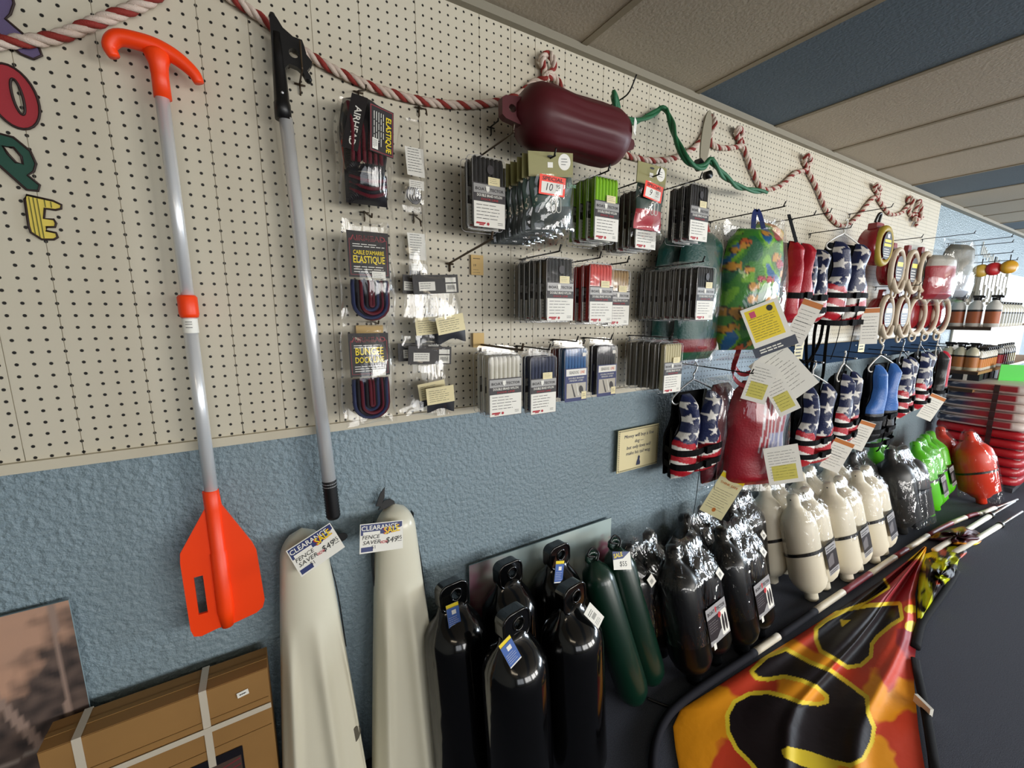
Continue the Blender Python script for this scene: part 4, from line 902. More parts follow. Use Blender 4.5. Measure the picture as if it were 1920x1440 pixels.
FR, BK = (-.27, 0), (-.17, 0)
pair('bagged black fenders in the back row with a white barcode sticker beside the green fenders', (52.8, -8.6, 0), 'black', .1, cardon=False, sticker=(-3., 20.5), lean=BK)
pair('foremost bagged black fenders with silver topped label under the starry vest', (59.5, -14.6, 0), 'black', .1, sticker=(3.9, 19.5), lean=FR)
pair('bagged black fenders against the wall under the thin hanging straps', (69.8, -7.2, 0), 'black', .05, cardon=False, lean=BK)
pair('bagged black fenders with silver topped label next to the ivory ones', (72.2, -15.2, 0), 'black', .1, sticker=(3.5, 20), lean=FR)
pair('bagged black fenders against the wall under the red wrapped vest', (84., -7.4, 0), 'black', .05, cardon=False, sticker=(2., 17), lean=BK)
pair('ivory bagged fenders at the wall behind the foremost ivory pack', (97.5, -7.4, 0), 'ivory', .05, cardon=False, skirt=14, lean=BK)
pair('foremost ivory bagged fenders with black strap and grey label', (98.6, -14.9, 0), 'ivory', .06, skirt=12, lean=FR)
pair('second ivory pack at the wall under the starry vests', (112.5, -7.6, 0), 'ivory', .1, cardon=False, skirt=14, lean=BK)
pair('middle ivory pack of the three with grey labels facing out', (112.8, -15.9, 0), 'ivory', .06, skirt=12, lean=FR)
pair('ivory pack with grey label nearest the charcoal bagged fenders', (126.8, -16.2, 0), 'ivory', .06, skirt=12, lean=FR)
pair('ivory pack at the wall below the hanging white tags', (127., -7.8, 0), 'ivory', .1, cardon=False, skirt=14, lean=BK)
pair('charcoal bagged fenders in the back row behind the ivory packs', (140.5, -8., 0), 'grey', .0, cardon=False, lean=BK)
pair('bulky charcoal bagged fenders standing alone before the lime ones', (151., -15.2, 0), 'grey', -.1, cardon=False, rr=5.2, gap=9, hh=28, skirt=3, lean=(-.25, 0))
pair('lime green bagged fenders nearest the charcoal pack', (171., -15., 0), 'lime', .05, skirt=12, lean=FR)
pair('lime green bagged fenders next to the coral ones', (184., -13.8, 0), 'lime', .05, skirt=13, lean=FR)
pair('lime green bagged fenders at the wall under the blue vest', (157., -7.6, 0), 'lime', .05, cardon=False, skirt=14, lean=BK)
pair('coral bagged fender squeezed behind the lime packs', (195., -12., 0), 'orange', .0, 1, cardon=False, lean=BK)
pair('big coral red bagged fender at the end of the row', (193., -21., 0), 'orange', .0, 1, cardon=False, rr=5.6, hh=28, skirt=2, lean=(-.25, 0))

# ================================================================ life vests
NAVY, WHT, RED = lin('#17234f'), lin('#efece6'), lin('#b81628')
cloth = mat('printed_nylon', rough=.42, vcol=True, bump=('noise', 120, .004, .4)); blackcloth = mat('black_webbing', '#08080a', .8, spec=.12)
hangw = mat('white_hanger', '#e6e4de', .35); steel = mat('steel_wire', '#b8bcc0', .25, .9)
def flagcol(seed=0.):
    st = [(cx, cz) for k, cz in enumerate((-.1, -.28, -.46, -.62)) for cx in ((.12, .3, .46) if k % 2 else (.2, .4))]
    def f(x, v):                      # x, v in vest units: x across half width 0..0.5, v downwards 0..1
        ax = abs(x)
        if v < .58-.35*(ax-.25)+.02*math.sin(x*20+seed):
            for cx, cz in st:
                if star(ax, -v*1.25, cx+.02*math.sin(seed+cz*9), cz*1.25, .095): return WHT
            return NAVY
        k = (v+.25*ax)/.088
        return RED if int(k) % 2 else WHT
    return f
def puff(b, xl, xr, h, th, colf, y=0., nu=14, nv=30, m=0, W=1., seed=0., zt=0.):
    """a padded panel between the edge curves xl(v), xr(v), hanging from zt down to zt-h"""
    def fn(u, v):
        a, c = xl(v), xr(v); e = (math.sin(math.pi*u)**.45)*(min(1, v*9)**.5)*(min(1, (1-v)*9)**.5) if 0 < u < 1 and 0 < v < 1 else 0
        return (lerp(a, c, u), y-th*e*(1+.12*nz(u*3+seed, v*5)), zt-v*h)
    cf = None
    if colf: cf = lambda u, v: colf(lerp(xl(v), xr(v), u)/W, v)
    b.grid(fn, nu, nv, m, colfn=cf)
    b.grid(lambda u, v: (lerp(xl(v), xr(v), u), y+.25, zt-v*h), 2, 6, m, colfn=(lambda u, v: (.01, .01, .012)) if colf else None, flip=True)
def vest(label, loc, w=12.5, h=15.5, col=None, rotz=0., belts=2, hanger='white', tagc=None, straps=(), group=None, depth=2.2, solid=None, hook=True, cat='life vest'):
    t = thing('life_vest', label, cat, loc, rotz=rotz, group=group)
    cf = col or flagcol(loc[0]); 
    if solid: cf = lambda x, v: lin(solid)
    zt = -2.2
    inner = lambda s_: (lambda v: s_*(lerp(.19, .035, min(1, v/.36))*w))
    outer = lambda s_: (lambda v: s_*w*interp([(0, .36), (.12, .4), (.3, .33), (.42, .36), (.55, .5), (.8, .52), (1, .47)], v)[0])
    for s_ in (-1, 1):
        b = MB(); a, c = (outer(s_), inner(s_)) if s_ < 0 else (inner(s_), outer(s_)); puff(b, a, c, h, depth, cf, -1.3, 34, 84, 0, w, loc[0]+s_, zt); b.build('front_panel', cloth, t)
    b = MB(); puff(b, lambda v: -w*interp([(0, .36), (.3, .34), (.55, .5), (1, .48)], v)[0], lambda v: w*interp([(0, .36), (.3, .34), (.55, .5), (1, .48)], v)[0], h*.97, -2.2, None, .2, 14, 20, 0, zt=zt)
    b.grid(lambda u, v: (w*.52*math.cos(math.pi*(1+u)), -1.5+2.4*abs(math.sin(math.pi*u)), zt-h*(.4+.57*v)), 16, 4); b.build('back_panel', blackcloth, t)
    b = MB()
    for k in range(belts):
        z = zt-h*(.66+.17*k); b.ribbon(smooth([(-w*.49, .2, z+.3), (-w*.5, -depth*.6-1.2, z), (-w*.25, -depth-1.6, z-.1), (0, -depth-1.3, z), (w*.25, -depth-1.6, z+.1), (w*.5, -depth*.6-1.2, z), (w*.49, .2, z+.3)], 4), 1.1, .12, side=(0, 0, 1))
        b.box(.3, -depth-1.75, z, 1.6, .5, 1.3)
    for k, (x, l) in enumerate(straps): b.ribbon(smooth([(x, -depth-1.2, zt-h*.7), (x+.3, -depth-.6, zt-h-l*.4), (x-.2+.3*k, -depth, zt-h-l)], 5), .9, .08, side=(1, .6, 0))
    b.build('strap', blackcloth, t)
    if hanger:
        b = MB(); hp = smooth([(.0, 0, 2.6), (.55, 0, 2.9), (.9, 0, 2.3), (.5, 0, 1.4), (0, 0, .9), (0, 0, 0), (-w*.2, -.2, -1.0), (-w*.46, -.6, -2.6), (-w*.5, -.8, -3.4), (-w*.43, -.9, -3.9), (-w*.25, -.8, -3.7)], 4); b.tube(hp, .17, 7)
        b.tube(smooth([(0, 0, 0), (w*.2, -.2, -1.0), (w*.46, -.6, -2.6), (w*.5, -.8, -3.4), (w*.43, -.9, -3.9), (w*.25, -.8, -3.7)], 4), .17, 7); b.build('hanger', hangw if hanger == 'white' else steel, t)
    if tagc:
        x, z, ang, wd, ht, kind = tagc; F = face(x, -depth-2.1, z, ang, -.75-rotz); b = MB(); b.box(0, 0, 0, wd, ht, .04, 0, F)
        if kind == 'yellow':
            b.rect(0, ht*.42, wd, ht*.1, F, 2, .03); b.text('THINK SAFE', 0, ht*.24, .42, F, 3, z=.04, bold=True, wmax=wd*.75); b.lines(-wd*.4, ht*.1, wd*.8, 9, ht*.055, F, 1, .06, .03); b.poly(ell(0, -ht*.36, .35, .45, 12), F, 3, .03)
        else:
            b.rect(0, ht*.42, wd, ht*.12, F, 3, .03); b.lines(-wd*.4, ht*.25, wd*.8, 8, ht*.085, F, 1, .07, .03); b.rect(0, -.1, wd*.85, .07, F, 1, .03)
        b.build('hang_tag', [mat('tag_cream', '#e8e0b0', .6) if kind == 'yellow' else white, ink, yellow, mat('tag_orange', '#c9762c', .6)], t)
    return t
H('wire hook at the pegboard foot holding the starry vest and wrapped red vest', 66.2, 51., 13.5, drop=-.3)
vest('starry flag life vest hanging lowest beside the dog verse sign', (66.3, -3.4, 48.4), 13., 15.2, tagc=(5.2, -22.0, -.42, 4.4, 9.0, 'yellow'), straps=[(-1., 13), (4.2, 20)], hanger='steel', belts=2)
def wrapped(label, loc, w, h, colf, rotz=0., d=2.4, seed=0., card=None, loop=None, flare=.1, name='bagged_vest', of=((0, .55), (.1, .88), (.3, 1), (.5, .93), (.6, .98), (.9, 1), (1, .85))):
    t = thing(name, label, 'life vest', loc, rotz=rotz)
    b = MB(); puff(b, lambda v: -w/2*interp(of, v)[0], lambda v: w/2*interp(of, v)[0], h, d, colf, -.4, 44, 60, 0, w, seed, -1.5)
    b.build('vest', cloth, t)
    if loop: b = MB(); b.ribbon(smooth([(-.8, -1.0, -1.6), (-.5, -.5, .6), (0, -.3, 1.4), (.5, -.5, .6), (.9, -1.1, -1.6)], 5), .8, .08, side=(1, 0, 0)); b.build('loop', mat('loop_'+loop, loop, .5), t)
    b = MB(); crumple(b, w+2.2, h+3.2, d+1.2, n=30, seed=seed, flare=flare); b.build('clear_bag', bagm, t)
    if card: card(t)
    return t
BLU = [lin(c) for c in ('#3f8f2e', '#7fc22f', '#1f6e4a', '#2a6fa8', '#e5a23c', '#d8632e', '#c93a4e')]
fishpts = [(random.uniform(-.5, .5), random.uniform(0, 1), random.uniform(.05, .09), random.choice((4, 4, 5, 6, 1))) for _ in range(34)]
def fishcol(x, v):
    for cx, cv, r_, c in fishpts:
        dx, dv = (x-cx), (v-cv)*1.5; d = math.hypot(dx, dv*1.3)
        if d < r_*.82 or (abs(dv) < (dx-r_*.7)*.9 and r_*.7 < dx < r_*1.4): return BLU[c]
        if d < r_: return lin('#3a2a22')
    q = nz(x*4, v*6, 3); return BLU[2] if q < -.18 else BLU[0] if q < .1 else BLU[1] if q < .3 else BLU[3]
def greencol(x, v):
    if v > .93: return lin('#0f5c3a')
    if v > .83: return lin('#8a2229')
    if abs(v-.45) < .012: return lin('#0b3030')
    return lin('#0f4f49')
def redcol(x, v): return lin('#b3182b') if nz(x*2, v*3, 7) < .5 else lin('#8d1222')
def orangecol(x, v):
    q = nz(x*3+4, v*4, 5); return lin('#e8853a') if q < -.1 else lin('#e9b94a') if q < .15 else lin('#7fb24a') if q < .35 else lin('#3d74b5')
def ycard(t):
    F = face(.2, -4.9, -16.8, .38, -.2, -.15) @ Matrix.Scale(.82, 4); b = MB(); b.box(0, 0, 0, 7.4, 8., .05, 0, F); b.rect(-.2, .2, 5.9, 6.4, F, 2, .03); b.lines(-2.9, 1.6, 5.2, 9, .5, F, 1, .07, .05); b.poly(ell(1.6, 2.6, .6, .6, 14), F, 1, .05); b.rect(-1.8, 2.4, 1.1, 1.2, F, 3, .05)
    b.rect(0, -4.9, 8.4, 1.9, F, 4, .02); b.lines(-3., -4.7, 4.8, 2, .5, F, 0, .25, .05)
    b.build('insert_card', [white, ink, yellow, mat('badge_pink', '#cf3f6c', .5), mat('navy_band', '#232f45', .5)], t)
wrapped('dark green bagged vest with red band beside the shiny black packs', (62.8, -5., 74.8), 11.5, 21, greencol, .05, seed=3, loop='#b01a26')
wrapped('dark green bagged vest behind the other green one', (60.5, -2., 73.8), 9.5, 20, greencol, 0., seed=5)
wrapped('green fish pattern vest in a big clear bag with yellow card', (71.4, -9., 75.4), 10.5, 20., fishcol, -.45, seed=9, card=ycard, loop='#1d2f6e', d=2.8)
wrapped('orange and rainbow patterned bagged vest behind the fish pattern one', (81.5, -5., 78.0), 11, 14, orangecol, .1, seed=12)
t = vest('plain red life vest with black strap next to the fish bag', (90.8, -5.5, 76.0), 8.6, 15.5, solid='#b5132a', belts=1, hanger=None, tagc=(-1.2, -17.5, -.35, 3.6, 8.5, 'white'))
b = MB(); b.ribbon([(-2.6, -2.2, -2.6), (-3.6, -.8, 2.6)], 1.2, .1, side=(1, 0, 0)); b.build('shoulder_strap', blackcloth, t)
vest('starry vest with faded stripes squeezed behind the larger one', (98.2, -5., 75.4), 8.6, 15, rotz=-.1, belts=2, hanger=None)
vest('largest starry flag vest on the pegboard with crossed black straps', (110.4, -6.4, 77.4), 14.5, 17, rotz=-.1, belts=3, straps=[(-3, 8), (2.5, 11)], tagc=(6.2, -20, .05, 3.4, 8, 'white'))
for lbl, x, z, L in (('long wire hook holding the bagged green and fish vests', 72.5, 76.8, 12.5), ('wire hook holding the rainbow vest and red vest', 88., 77.8, 10.), ('wire hook holding the largest starry vest', 109.5, 78.2, 7.6), ('empty wire hook with a clear plastic label holder', 101., 80.4, 7)): H(lbl, x, z, L)
# loose long straps hanging from the upper vests
t = thing('hanging_straps', 'long black straps dangling from the upper starry vests to the rail', 'straps', (104, -6, 60)); b = MB()
for pts in ([(-4, 0, 0), (-3.6, 0, -6), (-2.8, -.3, -11), (-1., -.2, -12.6), (.2, 0, -10), (-.4, 0, -4), (.4, 0, 0)], [(3., 0, 1), (2.4, 0, -6), (-2, 0, -10.5), (-5, 0, -9.6)], [(6, 0, 1), (5.6, 0, -7), (6.0, 0, -14), (5.2, .4, -18)]): b.ribbon(smooth(pts, 5), .9, .08, side=(.6, 1, 0))
b.build('webbing', blackcloth, t)
# red wrapped vest with hang tags
def pinkcol(x, v): return lin('#d9d6dc') if int((x+9)*34+3*nz(x*3, v*2)) % 3 == 0 and .05 < v < .7 and x > -.1 else lin('#8f93b8') if .45 < v < .7 and x > .05 else lin('#a01226')
def tags4(t):
    for nm, x, z, ang, wd, ht, yl in (('hang_tag', 1., .2, .75, 6.6, 9.4, 0), ('hang_tag', -3.4, -1.2, -.25, 4., 6.8, 1), ('hang_tag', .6, -3.2, .55, 3.6, 7.6, 1), ('hang_tag', 2.4, -16.0, .25, 5.6, 7., 1)):
        F = face(x, -4.6-.12*z/-3, z, ang, -.35); b = MB(); b.box(0, 0, 0, wd, ht, .05, 0, F); b.lines(-wd*.4, ht*.36, wd*.8, 10, ht*.075, F, 1, .06, .03)
        if yl: b.rect(0, -ht*.2, wd*.7, ht*.4, F, 2, .03)
        b.build(nm, [white, ink, mat('pale_yellow', '#d9cf62', .6)], t)
    b = MB(); b.ribbon(smooth([(-.2, -3., 2.2), (-4.8, -2.6, .0), (-6.4, -2.2, 1.6), (-5.8, -2., 4.6), (-4.6, -1.6, 8)], 5), .8, .08, side=(0, .4, 1)); b.ribbon(smooth([(-.6, -3., 1.8), (-4., -2.6, -2.0), (-6.6, -2.2, -.4), (-6.4, -2., 2.6)], 5), .8, .08, side=(0, .4, 1)); b.build('strap', mat('red_webbing', '#a8162a', .5), t)
    b = MB(); F = face(-.8, -3.6, 5.2, .25); b.box(0, 0, 0, 6.6, 2.4, .05, 0, F); b.rect(.3, -.2, 1.3, 2.4, F, 1, .04); b.build('dark_card', [MATS['card_black'], MATS['red_webbing']], t)
wrapped('red and white vest in crinkled clear wrap with fanned out paper tags', (77.2, -9., 49.6), 11.5, 20., pinkcol, -.4, seed=20, card=tags4, d=3.)
wrapped('dark maroon vest in clear wrap at the wall behind the tagged one', (73.4, -4., 48.6), 10., 19., lambda x, v: lin('#5c0f1b'), .1, seed=23)
# the rail with its row of vests
for k, x in enumerate((100., 116., 133., 148., 164., 181., 197.)):
    t = thing('rail_hook', 'black prong of the dark blue rail carrying vest hangers', 'hook', (x, -.9, 50.2), group='prongs along the dark blue rail')
    MB().tube([(0, 0, 0), (0, -8.6, -.2)], .13, 7).build('prong', blackwire, t); MB().lathe([(-.05, .2), (.2, .28), (.4, .18)], 10, 0, face(0, -8.6, -.2)).build('end_cap', steel, t)
vest('starry vest on the rail nearest the red wrapped one with a big white tag', (104.5, -6.2, 46.8), 12.5, 18.5, tagc=(5.4, -18.4, -.35, 4.2, 7.6, 'white'), rotz=-.08)
vest('second starry vest on the rail with a pale tag at its hem', (121., -5.6, 48.2), 12.5, 18, tagc=(5.2, -18.2, -.3, 3.4, 7.6, 'white'), rotz=.1)
vest('bright blue vest with wide black belts in the middle of the rail', (138.5, -7., 49.4), 15, 20.5, col=lambda x, v: lin('#2f68b4') if v < .6 else lin('#0c0c10'), belts=3, rotz=-.05, straps=[(0, 3), (5, 3)])
vest('starry vest just beyond the bright blue one on the rail', (157., -6., 50.), 12, 17.5, rotz=.1, hanger='steel')
vest('starry vest with a white tag beside the red and black one', (170., -6.2, 51.), 12, 17.5, tagc=(2.5, -19, -.4, 4.2, 8, 'white'), rotz=.1, hanger='steel')
vest('red and black vest at the far end of the rail', (185., -6.4, 50.6), 11, 19, col=lambda x, v: lin('#c02038') if x > 0 and v < .6 else lin('#101012'), rotz=.1, belts=1)
for lbl, u, v, y in (('small price label on the rail under the upper red vest', 1498, 656, 1.3), ('small price label on the rail above the second starry vest', 1616, 645, 1.3)):
    p = px(u, v, y); t = thing('shelf_label', lbl, 'label', tuple(p)); b = MB(); b.box(0, 0, 0, 4, .06, 4.6, 0); b.lines(-1.5, 1, 3, 4, .8, R90 @ Matrix.Translation((0, 0, .05)), 1, .3, .02); b.build('card', [cream, ink], t)

# ================================================================ reels, tow ropes and bags further along the pegboard
deepred = mat('deep_red_plastic', '#8a1420', .25, coat=.3); ropebeige = mat('beige_rope', '#cdbfa9', .6)
t = thing('rope_reel', 'glossy red case of yellow tow rope with dark label, hung under the striped rope', 'tow rope', (127.6, -6, 80.6)); t.scale = (.86,)*3
b = MB(); b.lathe([(-2.2, 4.6), (-1.6, 5.4), (1.6, 5.4), (2.4, 4.8)], 28, 0, Matrix.Translation((0, 0, -5.5)) @ R90, mod=lambda q, z: 1+.05*math.cos(2*q)); b.poly(rrect(5, 2.2, .6, 3, 0, -.3), R90, 0, -1, 2.); b.build('case', deepred, t)
b = MB(); b.tube([(4.3*math.cos(a/20*math.pi*2), -2.2, -5.5+4.6*math.sin(a/20*math.pi*2)) for a in range(20)], .9, 8, 0, True); b.build('rope_coil', mat('yellow_rope', '#a8912c', .6), t)
b = MB(); F = face(.8, -2.9, -5.4); b.poly(ell(0, 0, 3.1, 3.7, 20), F, 0); b.rect(0, 1.2, 4.2, .7, F, 2, .02); b.rect(0, 2.5, 1.5, 1, F, 1, .02); b.rect(0, .1, 4.6, .7, F, 2, .02); b.lines(-2., -1, 4, 4, .6, F, 1, .2, .02); b.build('label', [MATS['label_black'], white, yellow], t)
b = MB(); b.tube(smooth([(-1, 0, 1), (-.8, -.5, 3), (.4, -.6, 3.2), (.9, -.2, 1.2)], 5), .35, 8); b.build('clip', black, t)
def tow(label, loc, ring=False, rotz=0., group=None):
    t = thing('tow_rope_pack', label, 'tow rope', loc, rotz=rotz, group=group)
    b = MB(); b.lathe([(-1.2, 3.6), (-.8, 4.3), (.8, 4.3), (1.2, 3.8)], 24, 0, Matrix.Translation((0, .6, -5.2)) @ R90); b.poly([(-1.6, -2), (-.9, 1.2), (.9, 1.2), (1.6, -2)], R90, 0, -.6, 1.); b.build('case', deepred, t)
    b = MB(); rr_ = 4.4; b.tube([(rr_*.85*math.cos(a/24*math.pi*2), -1.3, -5.6+rr_*1.15*math.sin(a/24*math.pi*2)) for a in range(24)], .62, 8, 0, True)
    if not ring: b.tube(smooth([(-3., -1.6, -8), (-1.5, -2.2, -11), (1.6, -2.2, -10.6), (3.6, -1.8, -8.4)], 5), .6, 8)
    b.tube([(1.4*math.cos(a/12*math.pi*2)-1, -1.6, -11.6+1.2*math.sin(a/12*math.pi*2)) for a in range(12)], .28, 6, 0, True); b.build('rope', ropebeige, t)
    if not ring: b = MB(); F = face(0, -1.9, -5.4); b.poly(ell(0, 0, 2.5, 3.2, 18), F, 0); b.rect(0, 1.1, 3.6, 1.1, F, 2, .02); b.lines(-1.8, -.2, 3.6, 4, .7, F, 1, .22, .02); b.build('label', [MATS['label_black'], white, yellow], t)
    return t
tow('upper tow rope pack with beige loop and oval label', (143., -5, 77.0)); tow('second upper tow rope pack half behind a red one', (151., -5.6, 77.)); tow('third upper tow rope pack beside the red bag', (158., -6.4, 77.), True)
tow('lower tow rope pack with beige loop and oval label', (141.5, -4.6, 65.2)); tow('second lower tow rope pack with its loop turned outwards', (150.5, -5.2, 65.2))
for k in range(3): tow(('thin beige ring pack beside the lower tow ropes', 'middle beige ring pack in the lower row', 'big beige ring pack at the end of the lower row')[k], (159+7*k, -6-.8*k, 65.2), True, -.2)
def redbag(x, v): return lin('#a3182a') if v > .25 else lin('#b8b6ae')
wrapped('shiny red bagged tow set hanging before the clear plastic bag', (163., -9., 77.6), 10.5, 12, redbag, -.3, seed=31, name='bagged_tow_set')
wrapped('large clear bag of grey parts at the pegboard end', (177., -9., 81.6), 12, 15, lambda x, v: lin('#6a6a60') if v < .6 else lin('#a9adb5'), -.3, seed=37, name='bagged_parts', flare=.3)
for lbl, x, z, L in (('wire hook holding the red rope reel', 128., 84.6, 8), ('wire hook holding the upper tow rope packs', 150., 79.8, 8), ('wire hook holding the lower tow rope packs', 150., 67.6, 9), ('wire hook holding the big clear bag', 180., 83.2, 11)): H(lbl, x, z, L)
t = thing('small_card', 'small dark picture card pinned between the starry vest and tow ropes', 'card', (130.5, -.3, 64.)); b = MB(); b.box(0, 0, 0, 7.2, .1, 10.4, 0); b.box(0, -.08, -.8, 5.2, .05, 7, 1); b.build('card', [mat('slate_card', '#4c5258', .5), mat('photo_pale', '#9aa0a4', .5)], t)

# ================================================================ shelves and stacked packs beyond the pegboard
t = thing('display_board', 'pale perforated board behind the far shelves of bottles', 'board', (228, 0, 36)); MB().box(60, .2, 21, 120, .5, 42).build('board', mat('pale_board', '#d6d3c6', .6), t)
shm = mat('shelf_wood', '#a77e52', .5); shd = mat('shelf_dark', '#3a2a1e', .6)
for z, d_, lb in ((33.9, 11, 'added lowest wall shelf put in to support the small dark boxes'), (40.2, 11.5, 'lower wall shelf with amber labelled spray bottles'), (55.6, 12.6, 'upper wall shelf with big white bottles')):  # the lowest board is an added support so the dark boxes do not float
    t = thing('wall_shelf', lb, 'shelf', (211, 0, z)); MB().box(55, -d_/2, -.5, 110, d_, 1.).build('board', shm, t); MB().box(-.1, -d_/2, -.5, .3, d_+.1, 1.1).build('end_edge', shd, t)
def bottle(label, loc, h, r, body, band, spray=True, group=None):
    t = thing('spray_bottle' if spray else 'bottle', label, 'bottle', loc, group=group)
    b = MB(); b.lathe([(0, r*.9), (.2, r), (h*.66, r), (h*.76, r*.75), (h*.82, r*.4), (h*.86, r*.38)], 16, 0); b.build('body', mat('bottle_'+body, body, .3), t)
    b = MB(); b.lathe([(h*.12, r*1.02), (h*.55, r*1.02)], 16, 0, caps=False); b.lathe([(h*.49, r*1.035), (h*.55, r*1.035)], 16, 1, caps=False); b.build('label', [mat('band_'+band, band, .5), MATS['label_black']], t)
    b = MB(); b.lathe([(h*.85, r*.45), (h*.93, r*.45)], 12)
    if spray: b.box(-.1, -.3, h*.97, 1.1, 2.6, h*.07); b.box(0, -1.6, h*.95, .6, .7, .7); b.box(0, -.9, h*.89, .4, .5, h*.1)
    b.build('spray_head' if spray else 'cap', black, t); return t
j = None
for k in range(3):
    lab = ('nearest big white jug with amber label on the lower shelf', 'second big white jug on the lower shelf', 'third big white jug on the lower shelf')[k]
    loc = (214.5, -2.6-3.1*k, 40.2); j = bottle(lab, loc, 9.8, 1.75, '#cfcbb2', '#b3713a') if j is None else dup(j, lab, loc)
s0 = None
for k in range(8):
    loc = (218+2.6*k, -10.0, 40.2); lab = 'small amber labelled spray bottle in the front row of the lower shelf'
    s0 = bottle(lab, loc, 8.2, 1.05, '#d8d6cc', '#c47a2c', group='front row of amber labelled spray bottles') if s0 is None else dup(s0, lab, loc)
for k in range(8):
    dup(s0, 'amber labelled spray bottle standing behind the front row', (218.6+3.1*k, -6.6, 40.2), group='back row of amber labelled spray bottles')
s1 = None
for k in range(3):
    lab = ('nearest tall white spray bottle with copper label on the upper shelf', 'second tall white spray bottle with copper label on the upper shelf', 'third tall white spray bottle with copper label on the upper shelf')[k]
    loc = (215.5, -3.-4.3*k, 55.6); s1 = bottle(lab, loc, 10.8, 1.9, '#d9d8d3', '#b3623a') if s1 is None else dup(s1, lab, loc)
s2 = None
for k in range(8):
    loc = (226+4.2*k, -11., 55.6); lab = 'pale bottle further along the upper shelf'
    s2 = bottle(lab, loc, 9.4, 1.6, '#dcdccf', '#8d8f86', False, group='pale bottles far along the upper shelf') if s2 is None else dup(s2, lab, loc)
s3 = None
for k in range(7):
    loc = (243+3.4*k, -10., 40.2); lab = 'clear bottle with red contents further along the lower shelf' if k < 3 else 'clear bottle with yellow contents further along the lower shelf'
    g_ = 'bottles with red labels on the lower shelf' if k < 3 else 'bottles with yellow labels on the lower shelf'
    if k in (0, 3): s3 = bottle(lab, loc, 9.0, 1.3, '#d9dad6', '#b52a34' if k < 3 else '#d8bd3a', False, group=g_)
    else: s3 = dup(s3, lab, loc, group=g_)
# carded goods above
wp = None
for k in range(16):
    loc = (222+5.2*(k % 8), -2-4*(k//8), 76.5-(k % 3)); lab = 'pale carded package hanging over the upper shelf'
    if wp is None:
        wp = thing('carded_package', lab, 'package', loc, group='pale packages hanging over the upper shelf'); b = MB(); b.box(0, 0, -5.5, 3.6, .8, 11); b.box(0, -.5, -8, 2.6, .3, 4, 1); b.build('package', [mat('pale_pack', '#cfccc0', .4), mat('grey_pack', '#8a8a84', .5)], wp)
    else: dup(wp, lab, loc)
for lb, x, y, z, c in (('red round float hanging above the far shelves', 213, -10.2, 75., '#c2262c'), ('yellow round float hanging beside the red one', 214, -13.4, 75.4, '#d9a227'), ('yellow round float half hidden behind the red one', 212, -7.6, 74.6, '#c9a544')):
    t = thing('round_float', lb, 'float', (x, y, z), rotz=-.9); MB().lathe([(-1, 1.4), (-.5, 2.1), (.5, 2.1), (1, 1.3)], 20, 0, R90).build('disc', mat('float_'+c, c, .3), t); MB().tube([(0, 0, 2), (0, 0, 4)], .15, 6).build('cord', black, t)
for k, (x, z) in enumerate(((205, 84), (207, 82.6), (209, 79.6), (217, 77.8))): peg_hook('empty wire prong reaching out above the far shelves', x, z, 14, .11, group='empty prongs above the far shelves')
t = thing('wall_rods', 'faint pale upright rods on the blue wall above the far shelves', 'rods', (262, .45, 84.))
b = MB()
for k in range(14): b.tube([(2.2*k-14, -.1, -.35*k+random.uniform(-1, 1)), (2.2*k-13.6, -.1, -.35*k+2.5+random.uniform(-1, 2))], .18, 5)  # short white rods in place of reflective price holders
b.build('rods', white, t)
t = thing('green_poster', 'bright green poster below the lower shelf at the end of the aisle', 'poster', (232, -17, 34), rotz=-.9); MB().box(0, 0, 3, 9, .1, 10).build('sheet', mat('bright_green', '#3fd03c', .5), t)
t = thing('cabinet', 'reddish brown cabinet beyond the stacked flag packs', 'cabinet', (252, -26, 0)); MB().box(0, 0, 24, 22, 16, 48).build('body', mat('cabinet_brown', '#5e3a36', .5), t)
MB().box(-11.1, 0, 24, .4, 14, 44).build('door', mat('cabinet_door', '#67423c', .5), t)
bx = None
for k in range(4):
    loc = (222+7*k, -7, 34.2)
    if bx is None:
        bx = thing('dark_box', 'small dark box stored under the lower shelf', 'box', loc, group='dark boxes under the lower shelf'); MB().box(0, 0, 2.4, 5, 7, 4.8).build('box', mat('dark_box', '#23252c', .5), bx); MB().box(-2.55, 0, 2.4, .1, 1, 4).build('strap', white, bx)
    else: dup(bx, 'small dark box stored under the lower shelf', loc)
t = thing('plinth', 'low grey stand carrying the stacked vest packs', 'stand', (213.5, -2, 0)); MB().box(13, -11, .8, 26, 22, 1.6).build('base', mat('plinth_grey', '#3c3d44', .7), t)
# stacked packs
def slab(label, loc, w, d, h, colf, group):
    t = thing('vest_pack', label, 'vest pack', loc, group=group)
    b = MB()
    def fn(u, v):
        a = 2*math.pi*u; c, s_ = math.cos(a), math.sin(a); k = math.sin(math.pi*v)**.25 if 0 < v < 1 else 0
        return (w/2*math.copysign(abs(c)**.35, c)*(.8+.2*k), d/2*math.copysign(abs(s_)**.35, s_)*(.9+.1*k), h*v)
    b.grid(fn, 72, 8, 0, wrap=True, colfn=lambda u, v: colf(fn(u, .5)[1]/d+.5, v)); b.box(0, 0, h*.95, w*.78, d*.9, .1, 0); b.build('folded_vests', cloth, t)
    b = MB(); b.ribbon([(-w*.51, d*-.12, 0), (-w*.51, d*-.12, h*.5), (-w*.5, d*-.12, h)], 1.3, .1, side=(0, 1, 0)); b.build('strap', mat('maroon_strap', '#3b1a1e', .5), t)
    b = MB(); b.grid(lambda u, v: tuple(x*1.04 for x in fn(u, .1+.8*v)[:2])+(h*v-.05,), 60, 6, 0, wrap=True); b.build('clear_wrap', thinwrap, t)
    return t
